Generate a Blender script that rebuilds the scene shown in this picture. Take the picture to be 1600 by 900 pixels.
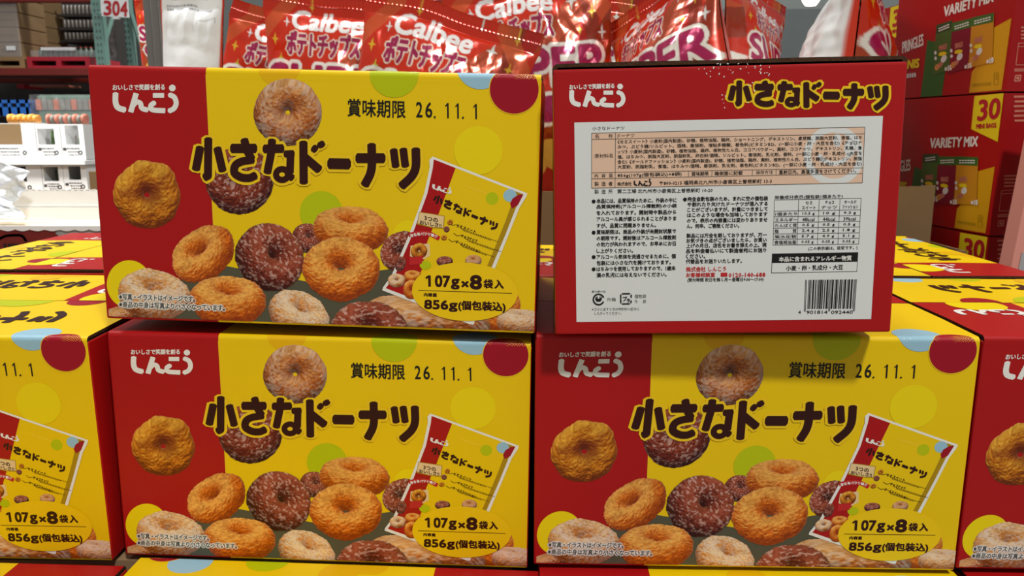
import bpy, bmesh, math, random
import numpy as np
from mathutils import Matrix, Vector

# ------------------------------------------------------------------ camera, world, lights, exposure
SC = bpy.context.scene
COL = SC.collection
for o in list(bpy.data.objects):
    bpy.data.objects.remove(o)
FPX, PITCH, CAMZ = 1269.92, 0.1925737, 1.42
cam_d = bpy.data.cameras.new('camera')
cam = bpy.data.objects.new('camera', cam_d)
COL.objects.link(cam)
cam_d.sensor_width = 36.0
cam_d.lens = FPX * 36.0 / 1600.0
cam_d.clip_start = 0.02
cam.location = (0, 0, CAMZ)
cam.rotation_euler = (math.pi / 2 - PITCH, 0, 0)
cam_d.dof.use_dof = True
cam_d.dof.focus_distance = 0.70
cam_d.dof.aperture_fstop = 19.0
SC.camera = cam

SC.view_settings.view_transform = 'Standard'
SC.view_settings.look = 'None'
SC.view_settings.gamma = 1.0
SC.view_settings.use_curve_mapping = False
SC.view_settings.exposure = 0.0
SC.cycles.max_bounces = 6
SC.cycles.use_denoising = True

world = bpy.data.worlds.new('warehouse_air')
SC.world = world
world.use_nodes = True
world.node_tree.nodes['Background'].inputs[0].default_value = (1.0, 1.0, 0.99, 1)
world.node_tree.nodes['Background'].inputs[1].default_value = 0.24

def area_light(name, loc, target, sx, sy, power, col=(1, 0.985, 0.955)):
    d = bpy.data.lights.new(name, 'AREA')
    d.shape = 'RECTANGLE'; d.size = sx; d.size_y = sy
    d.energy = power; d.color = col
    o = bpy.data.objects.new(name, d); COL.objects.link(o)
    o.location = loc
    o.rotation_euler = (Vector(target) - Vector(loc)).to_track_quat('-Z', 'Y').to_euler()
    return o
KEY = area_light('ceiling_and_fill_light', (1.05, -1.7, 5.2), (0.1, 0.8, 1.2), 0.42, 0.30, 166)
area_light('ceiling_and_fill_light', (-0.6, 2.6, 6.2), (0, 2.2, 1.0), 1.6, 0.5, 95)
LEFT_FILL = area_light('ceiling_and_fill_light', (-3.0, 1.9, 4.6), (-2.1, 3.3, 1.0), 1.4, 0.5, 105)  # added fill, narrowed and aimed at the background on the left
LEFT_FILL.data.spread = math.radians(95)
area_light('ceiling_and_fill_light', (2.0, 5.5, 6.2), (2.0, 12.0, 2.2), 1.6, 0.5, 520)  # added fill, aimed at the far wall to brighten it

# ------------------------------------------------------------------ colour and material helpers
def lin(c):
    c = np.asarray(c, float) / 255.0
    return np.where(c <= 0.04045, c / 12.92, ((c + 0.055) / 1.055) ** 2.4)

def mat(name, rgb, rough=0.5, spec=0.5, coat=0.0, metal=0.0, bump=0.0, scale=60.0, vary=0.0, emit=0.0, alpha=1.0, trans=0.0):
    m = bpy.data.materials.new(name)
    m.use_nodes = True
    nt = m.node_tree
    b = nt.nodes['Principled BSDF']
    c = lin(rgb)
    b.inputs['Base Color'].default_value = (*c, 1)
    b.inputs['Roughness'].default_value = rough
    b.inputs['Specular IOR Level'].default_value = spec
    b.inputs['Coat Weight'].default_value = coat
    b.inputs['Coat Roughness'].default_value = 0.12
    b.inputs['Metallic'].default_value = metal
    b.inputs['Alpha'].default_value = alpha
    b.inputs['Transmission Weight'].default_value = trans
    if emit:
        b.inputs['Emission Color'].default_value = (*c, 1)
        b.inputs['Emission Strength'].default_value = emit
    tc = nt.nodes.new('ShaderNodeTexCoord')
    nz = nt.nodes.new('ShaderNodeTexNoise')
    nz.inputs['Scale'].default_value = scale
    nz.inputs['Detail'].default_value = 3
    nt.links.new(tc.outputs['Object'], nz.inputs['Vector'])
    if bump:
        bp = nt.nodes.new('ShaderNodeBump')
        bp.inputs['Strength'].default_value = bump
        bp.inputs['Distance'].default_value = 0.002
        nt.links.new(nz.outputs['Fac'], bp.inputs['Height'])
        nt.links.new(bp.outputs['Normal'], b.inputs['Normal'])
    if vary:
        mx = nt.nodes.new('ShaderNodeMix'); mx.data_type = 'RGBA'
        mx.inputs[6].default_value = (*(c * (1 - vary)), 1)
        mx.inputs[7].default_value = (*np.clip(c * (1 + vary), 0, 1), 1)
        nt.links.new(nz.outputs['Fac'], mx.inputs[0])
        nt.links.new(mx.outputs[2], b.inputs['Base Color'])
    return m

def colour_attr_mat(name, rough=0.4, spec=0.5, coat=0.0, metal=0.0):
    m = bpy.data.materials.new(name)
    m.use_nodes = True
    nt = m.node_tree
    b = nt.nodes['Principled BSDF']
    a = nt.nodes.new('ShaderNodeAttribute'); a.attribute_name = 'Col'
    nt.links.new(a.outputs['Color'], b.inputs['Base Color'])
    b.inputs['Roughness'].default_value = rough
    b.inputs['Specular IOR Level'].default_value = spec
    b.inputs['Coat Weight'].default_value = coat
    b.inputs['Coat Roughness'].default_value = 0.1
    b.inputs['Metallic'].default_value = metal
    return m

PRINT = dict(rough=0.42, spec=0.28, coat=0.06)
def ink(name, r, g, b, **k):
    kk = dict(PRINT); kk.update(k)
    return mat(name, (r, g, b), **kk)
M = dict(
    red=ink('print_red', 174, 17, 19, bump=0.05, scale=14),
    yellow=ink('print_yellow', 241, 203, 6, bump=0.05, scale=14),
    lemon=ink('print_lemon', 243, 218, 8),
    green=ink('print_green', 190, 200, 4),
    blue=ink('print_blue', 156, 198, 216),
    crimson=ink('print_crimson', 160, 14, 36),
    amber=ink('print_amber', 236, 184, 6),
    title=ink('print_dark_brown', 52, 16, 10),
    gold=ink('print_outline_yellow', 244, 204, 30),
    white=ink('print_white', 240, 238, 230),
    black=ink('print_black', 28, 26, 24),
    grey_ink=ink('print_grey', 70, 68, 64),
    label=ink('print_label_white', 226, 228, 224),
    peach=ink('print_peach', 232, 196, 168),
    red_ink=ink('print_red_ink', 196, 40, 40),
    cream=ink('print_cream', 238, 206, 150),
    slate=ink('print_slate', 86, 84, 66),
    olive=ink('print_olive_shadow', 176, 140, 14),
    badge=ink('print_badge_yellow', 246, 206, 12),
    kraft=mat('kraft_board', (150, 112, 74), rough=0.85, spec=0.2, bump=0.2, scale=200, vary=0.1),
    kraft_dark=mat('board_cut_edge', (74, 50, 36), rough=0.95, spec=0.1, bump=0.6, scale=350, vary=0.35),
    photo=colour_attr_mat('printed_photo', rough=0.42, spec=0.28, coat=0.06),
)

# ------------------------------------------------------------------ mesh helpers
class MB:
    """collects polygons with material keys, links them as ONE mesh object"""
    def __init__(s): s.v = []; s.f = []; s.m = []; s.c = {}
    def add(s, verts, faces, key='white', cols=None):
        n = len(s.v)
        s.v += [tuple(map(float, p)) for p in verts]
        s.f += [tuple(i + n for i in f) for f in faces]
        s.m += [key] * len(faces)
        if cols is not None:
            for i, c in enumerate(cols): s.c[n + i] = c
    def box(s, a, b, key):
        (x0, y0, z0), (x1, y1, z1) = a, b
        s.add([(x0, y0, z0), (x1, y0, z0), (x1, y1, z0), (x0, y1, z0), (x0, y0, z1), (x1, y0, z1), (x1, y1, z1), (x0, y1, z1)],
              [(0, 3, 2, 1), (4, 5, 6, 7), (0, 1, 5, 4), (1, 2, 6, 5), (2, 3, 7, 6), (3, 0, 4, 7)], key)
    def tube(s, p, q, r, key, n=10, r2=None):
        p, q = Vector(p), Vector(q); d = (q - p).normalized()
        u = d.orthogonal().normalized(); w = d.cross(u); r2 = r if r2 is None else r2
        ring = [(math.cos(2 * math.pi * i / n), math.sin(2 * math.pi * i / n)) for i in range(n)]
        vs = [p + (u * c + w * t) * r for c, t in ring] + [q + (u * c + w * t) * r2 for c, t in ring]
        fs = [(i, (i + 1) % n, n + (i + 1) % n, n + i) for i in range(n)] + [tuple(range(n))[::-1], tuple(range(n, 2 * n))]
        s.add(vs, fs, key)
    def lathe(s, c, prof, key, n=14):
        vs = []; fs = []
        for r, z in prof:
            vs += [(c[0] + r * math.cos(2 * math.pi * i / n), c[1] + r * math.sin(2 * math.pi * i / n), c[2] + z) for i in range(n)]
        for k in range(len(prof) - 1):
            fs += [(k * n + i, k * n + (i + 1) % n, (k + 1) * n + (i + 1) % n, (k + 1) * n + i) for i in range(n)]
        fs += [tuple(range(n))[::-1], tuple(range((len(prof) - 1) * n, len(prof) * n))]
        s.add(vs, fs, key)
    def mesh(s, name, mats=None, smooth=False):
        me = bpy.data.meshes.new(name)
        me.from_pydata(s.v, [], s.f)
        keys = []
        for k in s.m:
            if k not in keys: keys.append(k)
        for k in keys: me.materials.append((mats or M)[k])
        ix = {k: i for i, k in enumerate(keys)}
        me.polygons.foreach_set('material_index', [ix[k] for k in s.m])
        if smooth: me.polygons.foreach_set('use_smooth', [True] * len(s.f))
        if s.c:
            a = me.color_attributes.new('Col', 'FLOAT_COLOR', 'POINT')
            arr = np.ones((len(s.v), 4), np.float32)
            for i, c in s.c.items(): arr[i, :3] = c
            a.data.foreach_set('color', arr.ravel())
        me.update()
        return me
    def build(s, name, parent=None, mats=None, smooth=False, bevel=0):
        o = bpy.data.objects.new(name, s.mesh(name, mats, smooth)); COL.objects.link(o)
        if parent: o.parent = parent
        if bevel:
            md = o.modifiers.new('bevel', 'BEVEL'); md.width = bevel; md.segments = 2; md.limit_method = 'ANGLE'
        return o

def tag(o, label=None, cat=None, group=None, kind=None):
    if label: o['label'] = label
    if cat: o['category'] = cat
    if group: o['group'] = group
    if kind: o['kind'] = kind
    return o
def empty(name, matrix=None, loc=None, rz=0):
    o = bpy.data.objects.new(name, None); COL.objects.link(o)
    o.empty_display_size = 0.05
    if matrix is not None: o.matrix_basis = matrix
    if loc is not None: o.location = loc; o.rotation_euler = (0, 0, rz)
    return o
def copy_tree(o, parent=None):
    c = o.copy(); COL.objects.link(c)
    if parent: c.parent = parent
    for ch in o.children: copy_tree(ch, c)
    return c

# ------------------------------------------------------------------ camera arithmetic (a pixel and a distance give a real point)
CP, SP = math.cos(PITCH), math.sin(PITCH)
def at(px, py, Y):
    """point at world distance Y in front of the camera that is seen at px, py of the 1600x900 frame"""
    a = (px - 800) / FPX; b = (450 - py) / FPX
    t = Y / (CP + b * SP)
    return Vector((a * t, Y, CAMZ + t * (b * CP - SP)))
def project(P):
    P = np.atleast_2d(np.asarray(P, float)); X, Y, Z = P[:, 0], P[:, 1], P[:, 2] - CAMZ
    d = Y * CP - Z * SP; u = Y * SP + Z * CP
    return np.stack([800 + FPX * X / d, 450 - FPX * u / d], 1)
def homography(src, dst):
    A = []
    for (x, y), (u, v) in zip(src, dst):
        A.append([x, y, 1, 0, 0, 0, -u * x, -u * y, -u]); A.append([0, 0, 0, x, y, 1, -v * x, -v * y, -v])
    h = np.linalg.svd(np.array(A, float))[2][-1].reshape(3, 3)
    def f(p):
        p = np.atleast_2d(np.asarray(p, float))
        q = np.c_[p, np.ones(len(p))] @ h.T
        return q[:, :2] / q[:, 2:]
    return f

# ------------------------------------------------------------------ flat artwork helpers: everything returns [(points2d, faces)]
TEXT = {}
def text_shape(body, res=3):
    if (body, res) not in TEXT:
        c = bpy.data.curves.new('t', 'FONT'); c.body = body; c.resolution_u = res
        o = bpy.data.objects.new('t', c); COL.objects.link(o)
        me = bpy.data.meshes.new_from_object(o.evaluated_get(bpy.context.evaluated_depsgraph_get()))
        v = np.array([x.co[:2] for x in me.vertices]); f = [tuple(p.vertices) for p in me.polygons]
        bpy.data.objects.remove(o); bpy.data.curves.remove(c); bpy.data.meshes.remove(me)
        mn, mx = v.min(0), v.max(0)
        v = (v - mn) / np.maximum(mx - mn, 1e-6); v[:, 1] = 1 - v[:, 1]       # x right, y down, unit box
        TEXT[(body, res)] = (v, f)
    return TEXT[(body, res)]
def txt(body, tl, tr, h, bold=0.0, res=3, perp=False, slant=0.0):
    """text stretched so its ink box runs from tl to tr (px) and is h px tall; bold = px of thickening"""
    v, f = text_shape(body, res)
    tl, tr = np.array(tl, float), np.array(tr, float); d = tr - tl
    n = np.array([-d[1], d[0]]) / np.hypot(*d) if perp else np.array([0.0, 1.0])
    p = tl + v[:, :1] * d + v[:, 1:] * n * h
    if slant: p = p + (1 - v[:, 1:]) * h * slant * d / np.hypot(*d)
    out = [(p, f)]
    if bold:
        k = 8 if bold > 1.2 else 4
        for i in range(k):
            a = 2 * math.pi * (i + 0.5) / k
            out.append((p + bold * np.array([math.cos(a), math.sin(a)]), f))
    return out
def poly(pts): return [(np.array(pts, float), [tuple(range(len(pts)))])]
def ellipse(cx, cy, rx, ry=None, rot=0, n=48, rings=1):
    ry = ry or rx; c, s = math.cos(rot), math.sin(rot)
    P = [(cx, cy)]; F = []
    for k in range(1, rings + 1):
        for i in range(n):
            a = 2 * math.pi * i / n; x, y = rx * k / rings * math.cos(a), ry * k / rings * math.sin(a)
            P.append((cx + x * c - y * s, cy + x * s + y * c))
    for i in range(n): F.append((0, 1 + i, 1 + (i + 1) % n))
    for k in range(1, rings):
        for i in range(n):
            a, b = 1 + (k - 1) * n + i, 1 + (k - 1) * n + (i + 1) % n
            F.append((a, a + n, b + n, b))
    return [(np.array(P), F)]
def ring_arc(cx, cy, r0, r1, a0=0, a1=360, n=40):
    A = np.radians(np.linspace(a0, a1, n))
    P = np.concatenate([np.c_[cx + r0 * np.cos(A), cy + r0 * np.sin(A)], np.c_[cx + r1 * np.cos(A), cy + r1 * np.sin(A)]])
    return [(P, [(i, i + 1, n + i + 1, n + i) for i in range(n - 1)])]
def stroke(pts, w, cap=0.62):
    pts = [np.array(p, float) for p in pts]; r = w / 2; out = []
    for i, (a, b) in enumerate(zip(pts, pts[1:])):
        d = (b - a) / np.hypot(*(b - a)); n = np.array([-d[1], d[0]])
        out += poly([a + n * r, b + n * r, b - n * r, a - n * r])
        if i > 0: out += ellipse(a[0], a[1], r, n=18)
        for end, sg, on in ((a, -1, i == 0), (b, 1, i == len(pts) - 2)):
            if on and cap:
                e = end + d * sg * r * cap; q = 0.55
                out += poly([end + n * r, end - n * r, end - n * r + d * sg * r * cap * (1 - q), e - n * r * (1 - q), e + n * r * (1 - q), end + n * r + d * sg * r * cap * (1 - q)])
    return out
def curve(pts, n=8):
    """Catmull-Rom through pts"""
    p = [np.array(q, float) for q in pts]; p = [2 * p[0] - p[1]] + p + [2 * p[-1] - p[-2]]; out = []
    for i in range(1, len(p) - 2):
        for t in np.linspace(0, 1, n, endpoint=False):
            out.append(0.5 * (2 * p[i] + (p[i + 1] - p[i - 1]) * t + (2 * p[i - 1] - 5 * p[i] + 4 * p[i + 1] - p[i + 2]) * t * t + (3 * p[i] - p[i - 1] - 3 * p[i + 1] + p[i + 2]) * t ** 3))
    out.append(p[-2]); return out
def affine(shapes, fn): return [(fn(p), f) for p, f in shapes]

_rng = np.random.RandomState(7)
_TAB = _rng.rand(256, 256)
def noise(x, y, s=0):
    x = np.asarray(x) + 17.3 * s; y = np.asarray(y) + 31.7 * s
    xi, yi = np.floor(x).astype(int), np.floor(y).astype(int); fx, fy = x - xi, y - yi
    fx = fx * fx * (3 - 2 * fx); fy = fy * fy * (3 - 2 * fy)
    g = lambda a, b: _TAB[a % 256, b % 256]
    return (g(xi, yi) * (1 - fx) + g(xi + 1, yi) * fx) * (1 - fy) + (g(xi, yi + 1) * (1 - fx) + g(xi + 1, yi + 1) * fx) * fy
def fbm(x, y, s=0, o=4):
    t = 0; a = 0.5
    for k in range(o): t = t + a * noise(x * 2 ** k, y * 2 ** k, s + k); a *= 0.5
    return t / (1 - 0.5 ** o)

# printed doughnut pictures: a lit ring of crumb and sugar is worked out as coloured points and pressed flat into the print
def doughnut(cx, cy, rx, ry, rot=0, kind='gold', seed=0, nt=190, npsi=120, se=None):
    R, r = dict(gold=(.575, .44), old=(.55, .46), sugar=(.58, .43), cin=(.54, .46), choco=(.55, .45))[kind]
    rz = .40 if kind != 'choco' else .42
    ph = np.linspace(0, 2 * math.pi, nt, endpoint=False)[None] ; ps = np.linspace(0, 2 * math.pi, npsi, endpoint=False)[:, None]
    se = se or min(.985, max(.12, (ry / rx * (R + r) - rz) / R)); ce = math.sqrt(1 - se * se)
    cph, sph, cps, sps = np.cos(ph), np.sin(ph), np.cos(ps), np.sin(ps)
    X, Y, Z = (R + r * cps) * cph, (R + r * cps) * sph, rz * sps + 0 * ph
    f = 3.0; A, B = X * f + 7 + seed * 2.3, Y * f + Z * f * .8 + 5 + seed * 1.7
    lump = fbm(A * .7, B * .7, seed, 2) - .5; fine = fbm(A * 4.4, B * 4.4 + Z * 5, seed + 2, 3) - .5; grit = fbm(A * 8, B * 8 + Z * 9, seed + 4, 2) - .5
    strand = np.abs(((fbm(cph * 2.2 + ps * .8 + 9, sph * 2.2 + ps * 1.3 + 9, seed + 6, 2) * 9) % 2) - 1) - .5
    d = dict(gold=lump * .07 + fine * .042 + strand * .012 + grit * .026, old=lump * .14 + fine * .055 + strand * .010 + grit * .02, sugar=lump * .10 + fine * .035 + grit * .02,
             cin=lump * .06 + fine * .03 + grit * .02, choco=lump * .04 + fine * .035 + grit * .035)[kind]
    X, Y, Z = X + d * cps * cph, Y + d * cps * sph, Z + d * sps
    U, V, D = X, -(Y * se + Z * ce), -Y * ce + Z * se          # right, down, towards the viewer
    sc = rx / np.abs(U).max(); U = U * sc; V = V - (V.max() + V.min()) / 2; V = V * (ry / np.abs(V).max()); D = D * sc
    def g(q): return (np.roll(q, -1, 1) - np.roll(q, 1, 1)), (np.roll(q, -1, 0) - np.roll(q, 1, 0))
    (u1, u2), (v1, v2), (d1, d2) = g(U), g(V), g(D)
    nx, ny, nz = v1 * d2 - d1 * v2, d1 * u2 - u1 * d2, u1 * v2 - v1 * u2
    sg = -1.0 if np.mean(nz * (D > np.percentile(D, 80))) < 0 else 1.0
    ln = np.sqrt(nx ** 2 + ny ** 2 + nz ** 2) + 1e-9; nx, ny, nz = nx * sg / ln, ny * sg / ln, nz * sg / ln
    lit = np.clip(nx * -.20 + ny * -.74 + nz * .62, 0, 1) * .94 + .05
    lit = lit * (1 - .30 * np.clip(-cps, 0, 1) ** 1.5)
    pal = dict(gold=((140, 54, 4), (206, 100, 12), (240, 176, 82)), sugar=((128, 62, 16), (210, 136, 62), (238, 198, 142)),
               choco=((46, 10, 8), (106, 36, 22), (158, 78, 54)), cin=((84, 34, 10), (176, 94, 34), (222, 166, 104)),
               old=((104, 38, 4), (196, 112, 14), (238, 178, 60)))[kind]
    a, b, e = (lin(q) for q in pal)
    L = (lit ** 1.25)[..., None]
    col = np.where(L < .55, a + (b - a) * (L / .55), b + (e - b) * ((L - .55) / .45))
    col = col * (.80 + .45 * fbm(A * .9, B * .9, seed + 8, 3))[..., None] * (1 + fine[..., None] * np.array([.7, 1.1, 1.5]))
    if kind in ('sugar', 'cin'):
        sp = fbm(A * 5, B * 5 + Z * 6, seed + 14, 2); cov = fbm(A * .8 + 3, B * .8, seed + 16, 2)
        top = np.clip(sps + 0 * ph + .25, 0, 1) if kind == 'sugar' else np.clip(cps * .8 + .25 + 0 * ph, 0, 1)
        m = np.clip((sp * .9 + cov * .55 - (.62 if kind == 'sugar' else .68)) * 5, 0, 1) * (.35 + .65 * top)
        m = m[..., None] * (.75 if kind == 'sugar' else .5)
        col = col * (1 - m) + lin((242, 222, 200)) * (.45 + .6 * L) * m
    if kind == 'choco':
        sp = fbm(A * 4.2, B * 5.5 + Z * 6, seed + 14, 2); m = np.clip((sp - .60) * 12, 0, 1)[..., None] * .62
        col = col * (1 - m) + lin((228, 186, 170)) * (.35 + .65 * L) * m
    if kind == 'old':
        m = (np.clip(-cps * 1.2 + .15 + 2.4 * lump, 0, 1) * np.ones_like(X))[..., None] * .75
        col = col * (1 - m) + lin((134, 44, 16)) * (.5 + .6 * L) * m
    face = np.clip(nz, 0, 1)[..., None]
    edge = np.clip(1 - face * 2.2, 0, 1) * np.clip(-ny * .5 + .55, 0, 1)[..., None]
    col = col * (1 - .35 * edge) + lin((232, 196, 140)) * .35 * edge * (1.0 if kind != 'choco' else .4)
    c, s = math.cos(rot), math.sin(rot)
    pts = np.stack([cx + U * c - V * s, cy + U * s + V * c], -1).reshape(-1, 2)
    depth = ((D - D.min()) / (D.max() - D.min())).reshape(-1)
    i = np.arange(npsi * nt).reshape(npsi, nt); nb = np.roll(i, -1, 0)
    F = np.stack([i, np.roll(i, -1, 1), np.roll(nb, -1, 1), nb], -1).reshape(-1, 4)
    F = F[(nz.reshape(-1)[F].mean(1) > -.02)]
    return pts, [tuple(map(int, q)) for q in F], np.clip(col.reshape(-1, 3) * GAIN[kind], 0, .95), depth
GAIN = dict(gold=1.0, old=.95, sugar=1.0, cin=1.0, choco=1.1)
# ------------------------------------------------------------------ the doughnut carton
CL, CW, CH, CR = 0.38404, 0.27527, 0.22, 0.0042
SPLIT = 0.2655                                      # share of the length that is red

def pose(x, y, z, yaw, roll, pit):
    return Matrix.Translation((x, y, z + CAMZ)) @ Matrix.Rotation(yaw, 4, 'Z') @ Matrix.Rotation(pit, 4, 'X') @ Matrix.Rotation(roll, 4, 'Y')
POSE_P = pose(-0.17164, 0.70036, -0.17087, -0.04826, 0.02454, 0.00793)
POSE_A = pose(-0.17742, 0.70629, -0.40197, -0.03639, 0.01612, 0.00522)
POSE_B = pose(0.21204, 0.68436, -0.39553, -0.02652, 0.00135, 0.00493)
POSE_Q = pose(0.17375, 0.65533, -0.16625, -0.04795, -0.01962, -0.01559)

def quad_of(Mx, w):
    c = [(-w / 2, 0, CH), (w / 2, 0, CH), (w / 2, 0, 0), (-w / 2, 0, 0)]
    return project([(Mx @ Vector(p))[:] for p in c])
P2F = homography(quad_of(POSE_P, CL), [(0, 0), (CL, 0), (CL, CH), (0, CH)])   # photo px of the upper left carton -> metres on a front
Q2E = homography(quad_of(POSE_Q, CW), [(0, 0), (CW, 0), (CW, CH), (0, CH)])   # photo px of the upper right carton -> metres on an end

def surf_front(q, off):
    u, t = q[:, 0], q[:, 1]; r = CR
    a = np.clip((r - t) / r, 0, math.pi / 2); over = np.clip(-(t + r * (math.pi / 2 - 1)), 0, None)
    flat = t >= r
    y = np.where(flat, -CW / 2 - off, -CW / 2 + r - (r + off) * np.cos(a) + over)
    z = np.where(flat, CH - t, CH - r + (r + off) * np.sin(a))
    return np.stack([u - CL / 2, y, z], 1)
def surf_end(q, off): return np.stack([np.full(len(q), CL / 2 + off), q[:, 0] - CW / 2, CH - q[:, 1]], 1)
def surf_top(q, off): return np.stack([q[:, 0] - CL / 2, q[:, 1] - CW / 2, np.full(len(q), CH + off)], 1)
def surf_back(q, off):
    p = surf_front(q, off); p[:, 0] *= -1; p[:, 1] *= -1; return p
def surf_top_far(q, off):
    p = surf_top(q, off); p[:, 0] *= -1; p[:, 1] *= -1; return p
FLIPS = {surf_top, surf_top_far}
def outward(q, f, surf):
    """wind every face so that it looks away from the board"""
    flip = surf in FLIPS
    out = []
    for t in f:
        p = q[list(t)]; x, y = p[:, 0], p[:, 1]
        ar = np.dot(x, np.roll(y, -1)) - np.dot(y, np.roll(x, -1))
        out.append(t if (ar < 0) != flip else tuple(reversed(t)))
    return out
def draw(mb, shapes, key, layer, surf, hom=None, clip=None):
    off = 0.00010 + layer * 0.00004
    for i, (p, f) in enumerate(shapes):
        off += 0.0000006
        q = hom(p) if hom else np.asarray(p, float)
        if clip is not None: q = np.clip(q, clip[0], clip[1])
        mb.add(surf(q, off), outward(q, f, surf), key)

# heavy rounded product title, as strokes in photo pixels of the upper left carton
def c1(*p): return [(120 + x / 4, 80 + y / 4) for x, y in p]
def c2(*p): return [(480 + x / 4, 80 + y / 4) for x, y in p]
TITLE = [
    (c1((772, 608), (748, 732)), 13), (c1((824, 553), (822, 778), (806, 786)), 12.5), (c1((882, 612), (912, 740)), 12.5),
    (c1((978, 607), (1112, 607)), 14.5), (c1((1050, 558), (1066, 620), (1092, 668)), 12.5),
    (curve(c1((1098, 678), (1030, 690), (992, 715), (988, 760), (1030, 788), (1080, 792), (1114, 778)), 4), 12.5),
    (c1((1180, 610), (1282, 608)), 13.5), (c1((1222, 562), (1216, 640), (1194, 752)), 12.5), (c1((1308, 642), (1350, 640)), 11),
    (c1((1338, 640), (1334, 752)), 12), (curve([(1285 + 38 * math.cos(a), 770 + 34 * math.sin(a)) for a in np.linspace(-0.2, 6.1, 14)], 2), 44), (c1((1318, 772), (1346, 790)), 11),
    (c1((1418, 575), (1420, 816)), 13), (c1((1432, 668), (1512, 736)), 13.5),
    (c1((1484, 606), (1492, 612)), 12), (c1((1526, 578), (1532, 588)), 12),
    (c2((148, 702), (254, 704)), 17), (c2((322, 668), (472, 668)), 15.5),
    (curve(c2((404, 590), (406, 700), (396, 765), (364, 830)), 5), 13.5),
    (c2((542, 622), (554, 714)), 12), (c2((602, 618), (614, 712)), 12),
    (curve(c2((680, 618), (680, 720), (655, 780), (596, 838)), 5), 13.5)]
TITLE[10] = (c1(*TITLE[10][0]), 9.6)
def title_shapes(fn=lambda p: p, grow=0.0, ws=1.0):
    out = []
    for pts, w in TITLE: out += stroke([np.array(fn(np.array(p))) for p in pts], w * ws + 2 * grow)
    return out
LOGO = [([(243, 262), (243, 318), (258, 352), (302, 368)], 36, 5), ([(372, 264), (338, 380)], 34, 0), ([(352, 340), (374, 318), (398, 326), (408, 356), (442, 368)], 32, 5),
        ([(478, 276), (545, 276)], 30, 0), ([(486, 322), (464, 340), (474, 366), (552, 372)], 32, 5), ([(580, 272), (610, 288), (622, 325), (608, 358), (578, 374)], 32, 5)]
def logo_shapes(x0, y0, x1, y1, fn=None, grow=0.0):
    """company mark fitted to an upright px box; fn optionally warps the points"""
    sx, sy = (x1 - x0) / 415.0, (y1 - y0) / 180.0
    mp = lambda p: (x0 + (p[0] - 225) * sx, y0 + (p[1] - 210) * sy)
    out = []
    for pts, w, n in LOGO:
        pp = curve(pts, n) if n else pts
        out += stroke([mp(p) for p in pp], w * (sx + sy) / 2 + grow, cap=0.12)
    out += ellipse(*mp((598, 230)), 21 * sx + grow / 2, 21 * sy + grow / 2, n=24)
    return [(fn(p), f) for p, f in out] if fn else out

def build_body():
    bm = bmesh.new()
    bmesh.ops.create_cube(bm, size=1.0)
    h = CH - 0.0044
    for v in bm.verts: v.co = Vector((v.co.x * CL, v.co.y * CW, (v.co.z + 0.5) * h))
    bmesh.ops.bevel(bm, geom=[e for e in bm.edges], offset=0.0022, segments=3, profile=0.6, affect='EDGES')
    for sx in (-1, 1):
        bmesh.ops.bisect_plane(bm, geom=bm.verts[:] + bm.edges[:] + bm.faces[:], plane_co=(sx * (CL / 2 - SPLIT * CL), 0, 0), plane_no=(1, 0, 0))
    mb = MB()
    vs = [v.co[:] for v in bm.verts]; bm.verts.index_update()
    fs, ks = [], []
    for f in bm.faces:
        c, n = f.calc_center_median(), f.normal
        if n.z < -0.8 : k = 'kraft'
        elif n.z > 0.95: k = 'kraft_dark'
        elif abs(c.x) > CL / 2 - 0.0015: k = 'red'
        elif n.y < -0.2: k = 'red' if c.x < -CL / 2 + SPLIT * CL else 'yellow'
        elif n.y > 0.2: k = 'red' if c.x > CL / 2 - SPLIT * CL else 'yellow'
        else: k = 'red' if abs(c.x) > CL / 2 - 0.003 else 'yellow'
        fs.append(tuple(v.index for v in f.verts)); ks.append(k)
    mb.v = vs; mb.f = fs; mb.m = ks
    dots = [((502, 332), 33.5, 'green', 3), ((616, 114), 38.5, 'green', 3), ((751, 101), 38.5, 'blue', 3), ((803.5, 139.5), 39.6, 'gold', 4), ((803.5, 139.5), 38.2, 'crimson', 5),
            ((747.5, 235), 38, 'lemon', 3), ((436, 101), 34, 'amber', 1), ((638, 368), 24, 'lemon', 3), ((202, 444), 37.5, 'lemon', 3)]
    for (x, y), r, k, ly in dots:
        rx = 35 if x < 230 else r
        for sf in (surf_front, surf_back):
            draw(mb, ellipse(x, y, rx, r, n=56, rings=14), k, ly, sf, P2F)
    # pale seam where red meets yellow
    for sf in (surf_front, surf_back):
        draw(mb, poly([(SPLIT * CL - 0.0004, 0.006), (SPLIT * CL + 0.0006, 0.006), (SPLIT * CL + 0.0006, CH - 0.004), (SPLIT * CL - 0.0004, CH - 0.004)]), 'gold', 0, sf)
    return mb.mesh('body')

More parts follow.
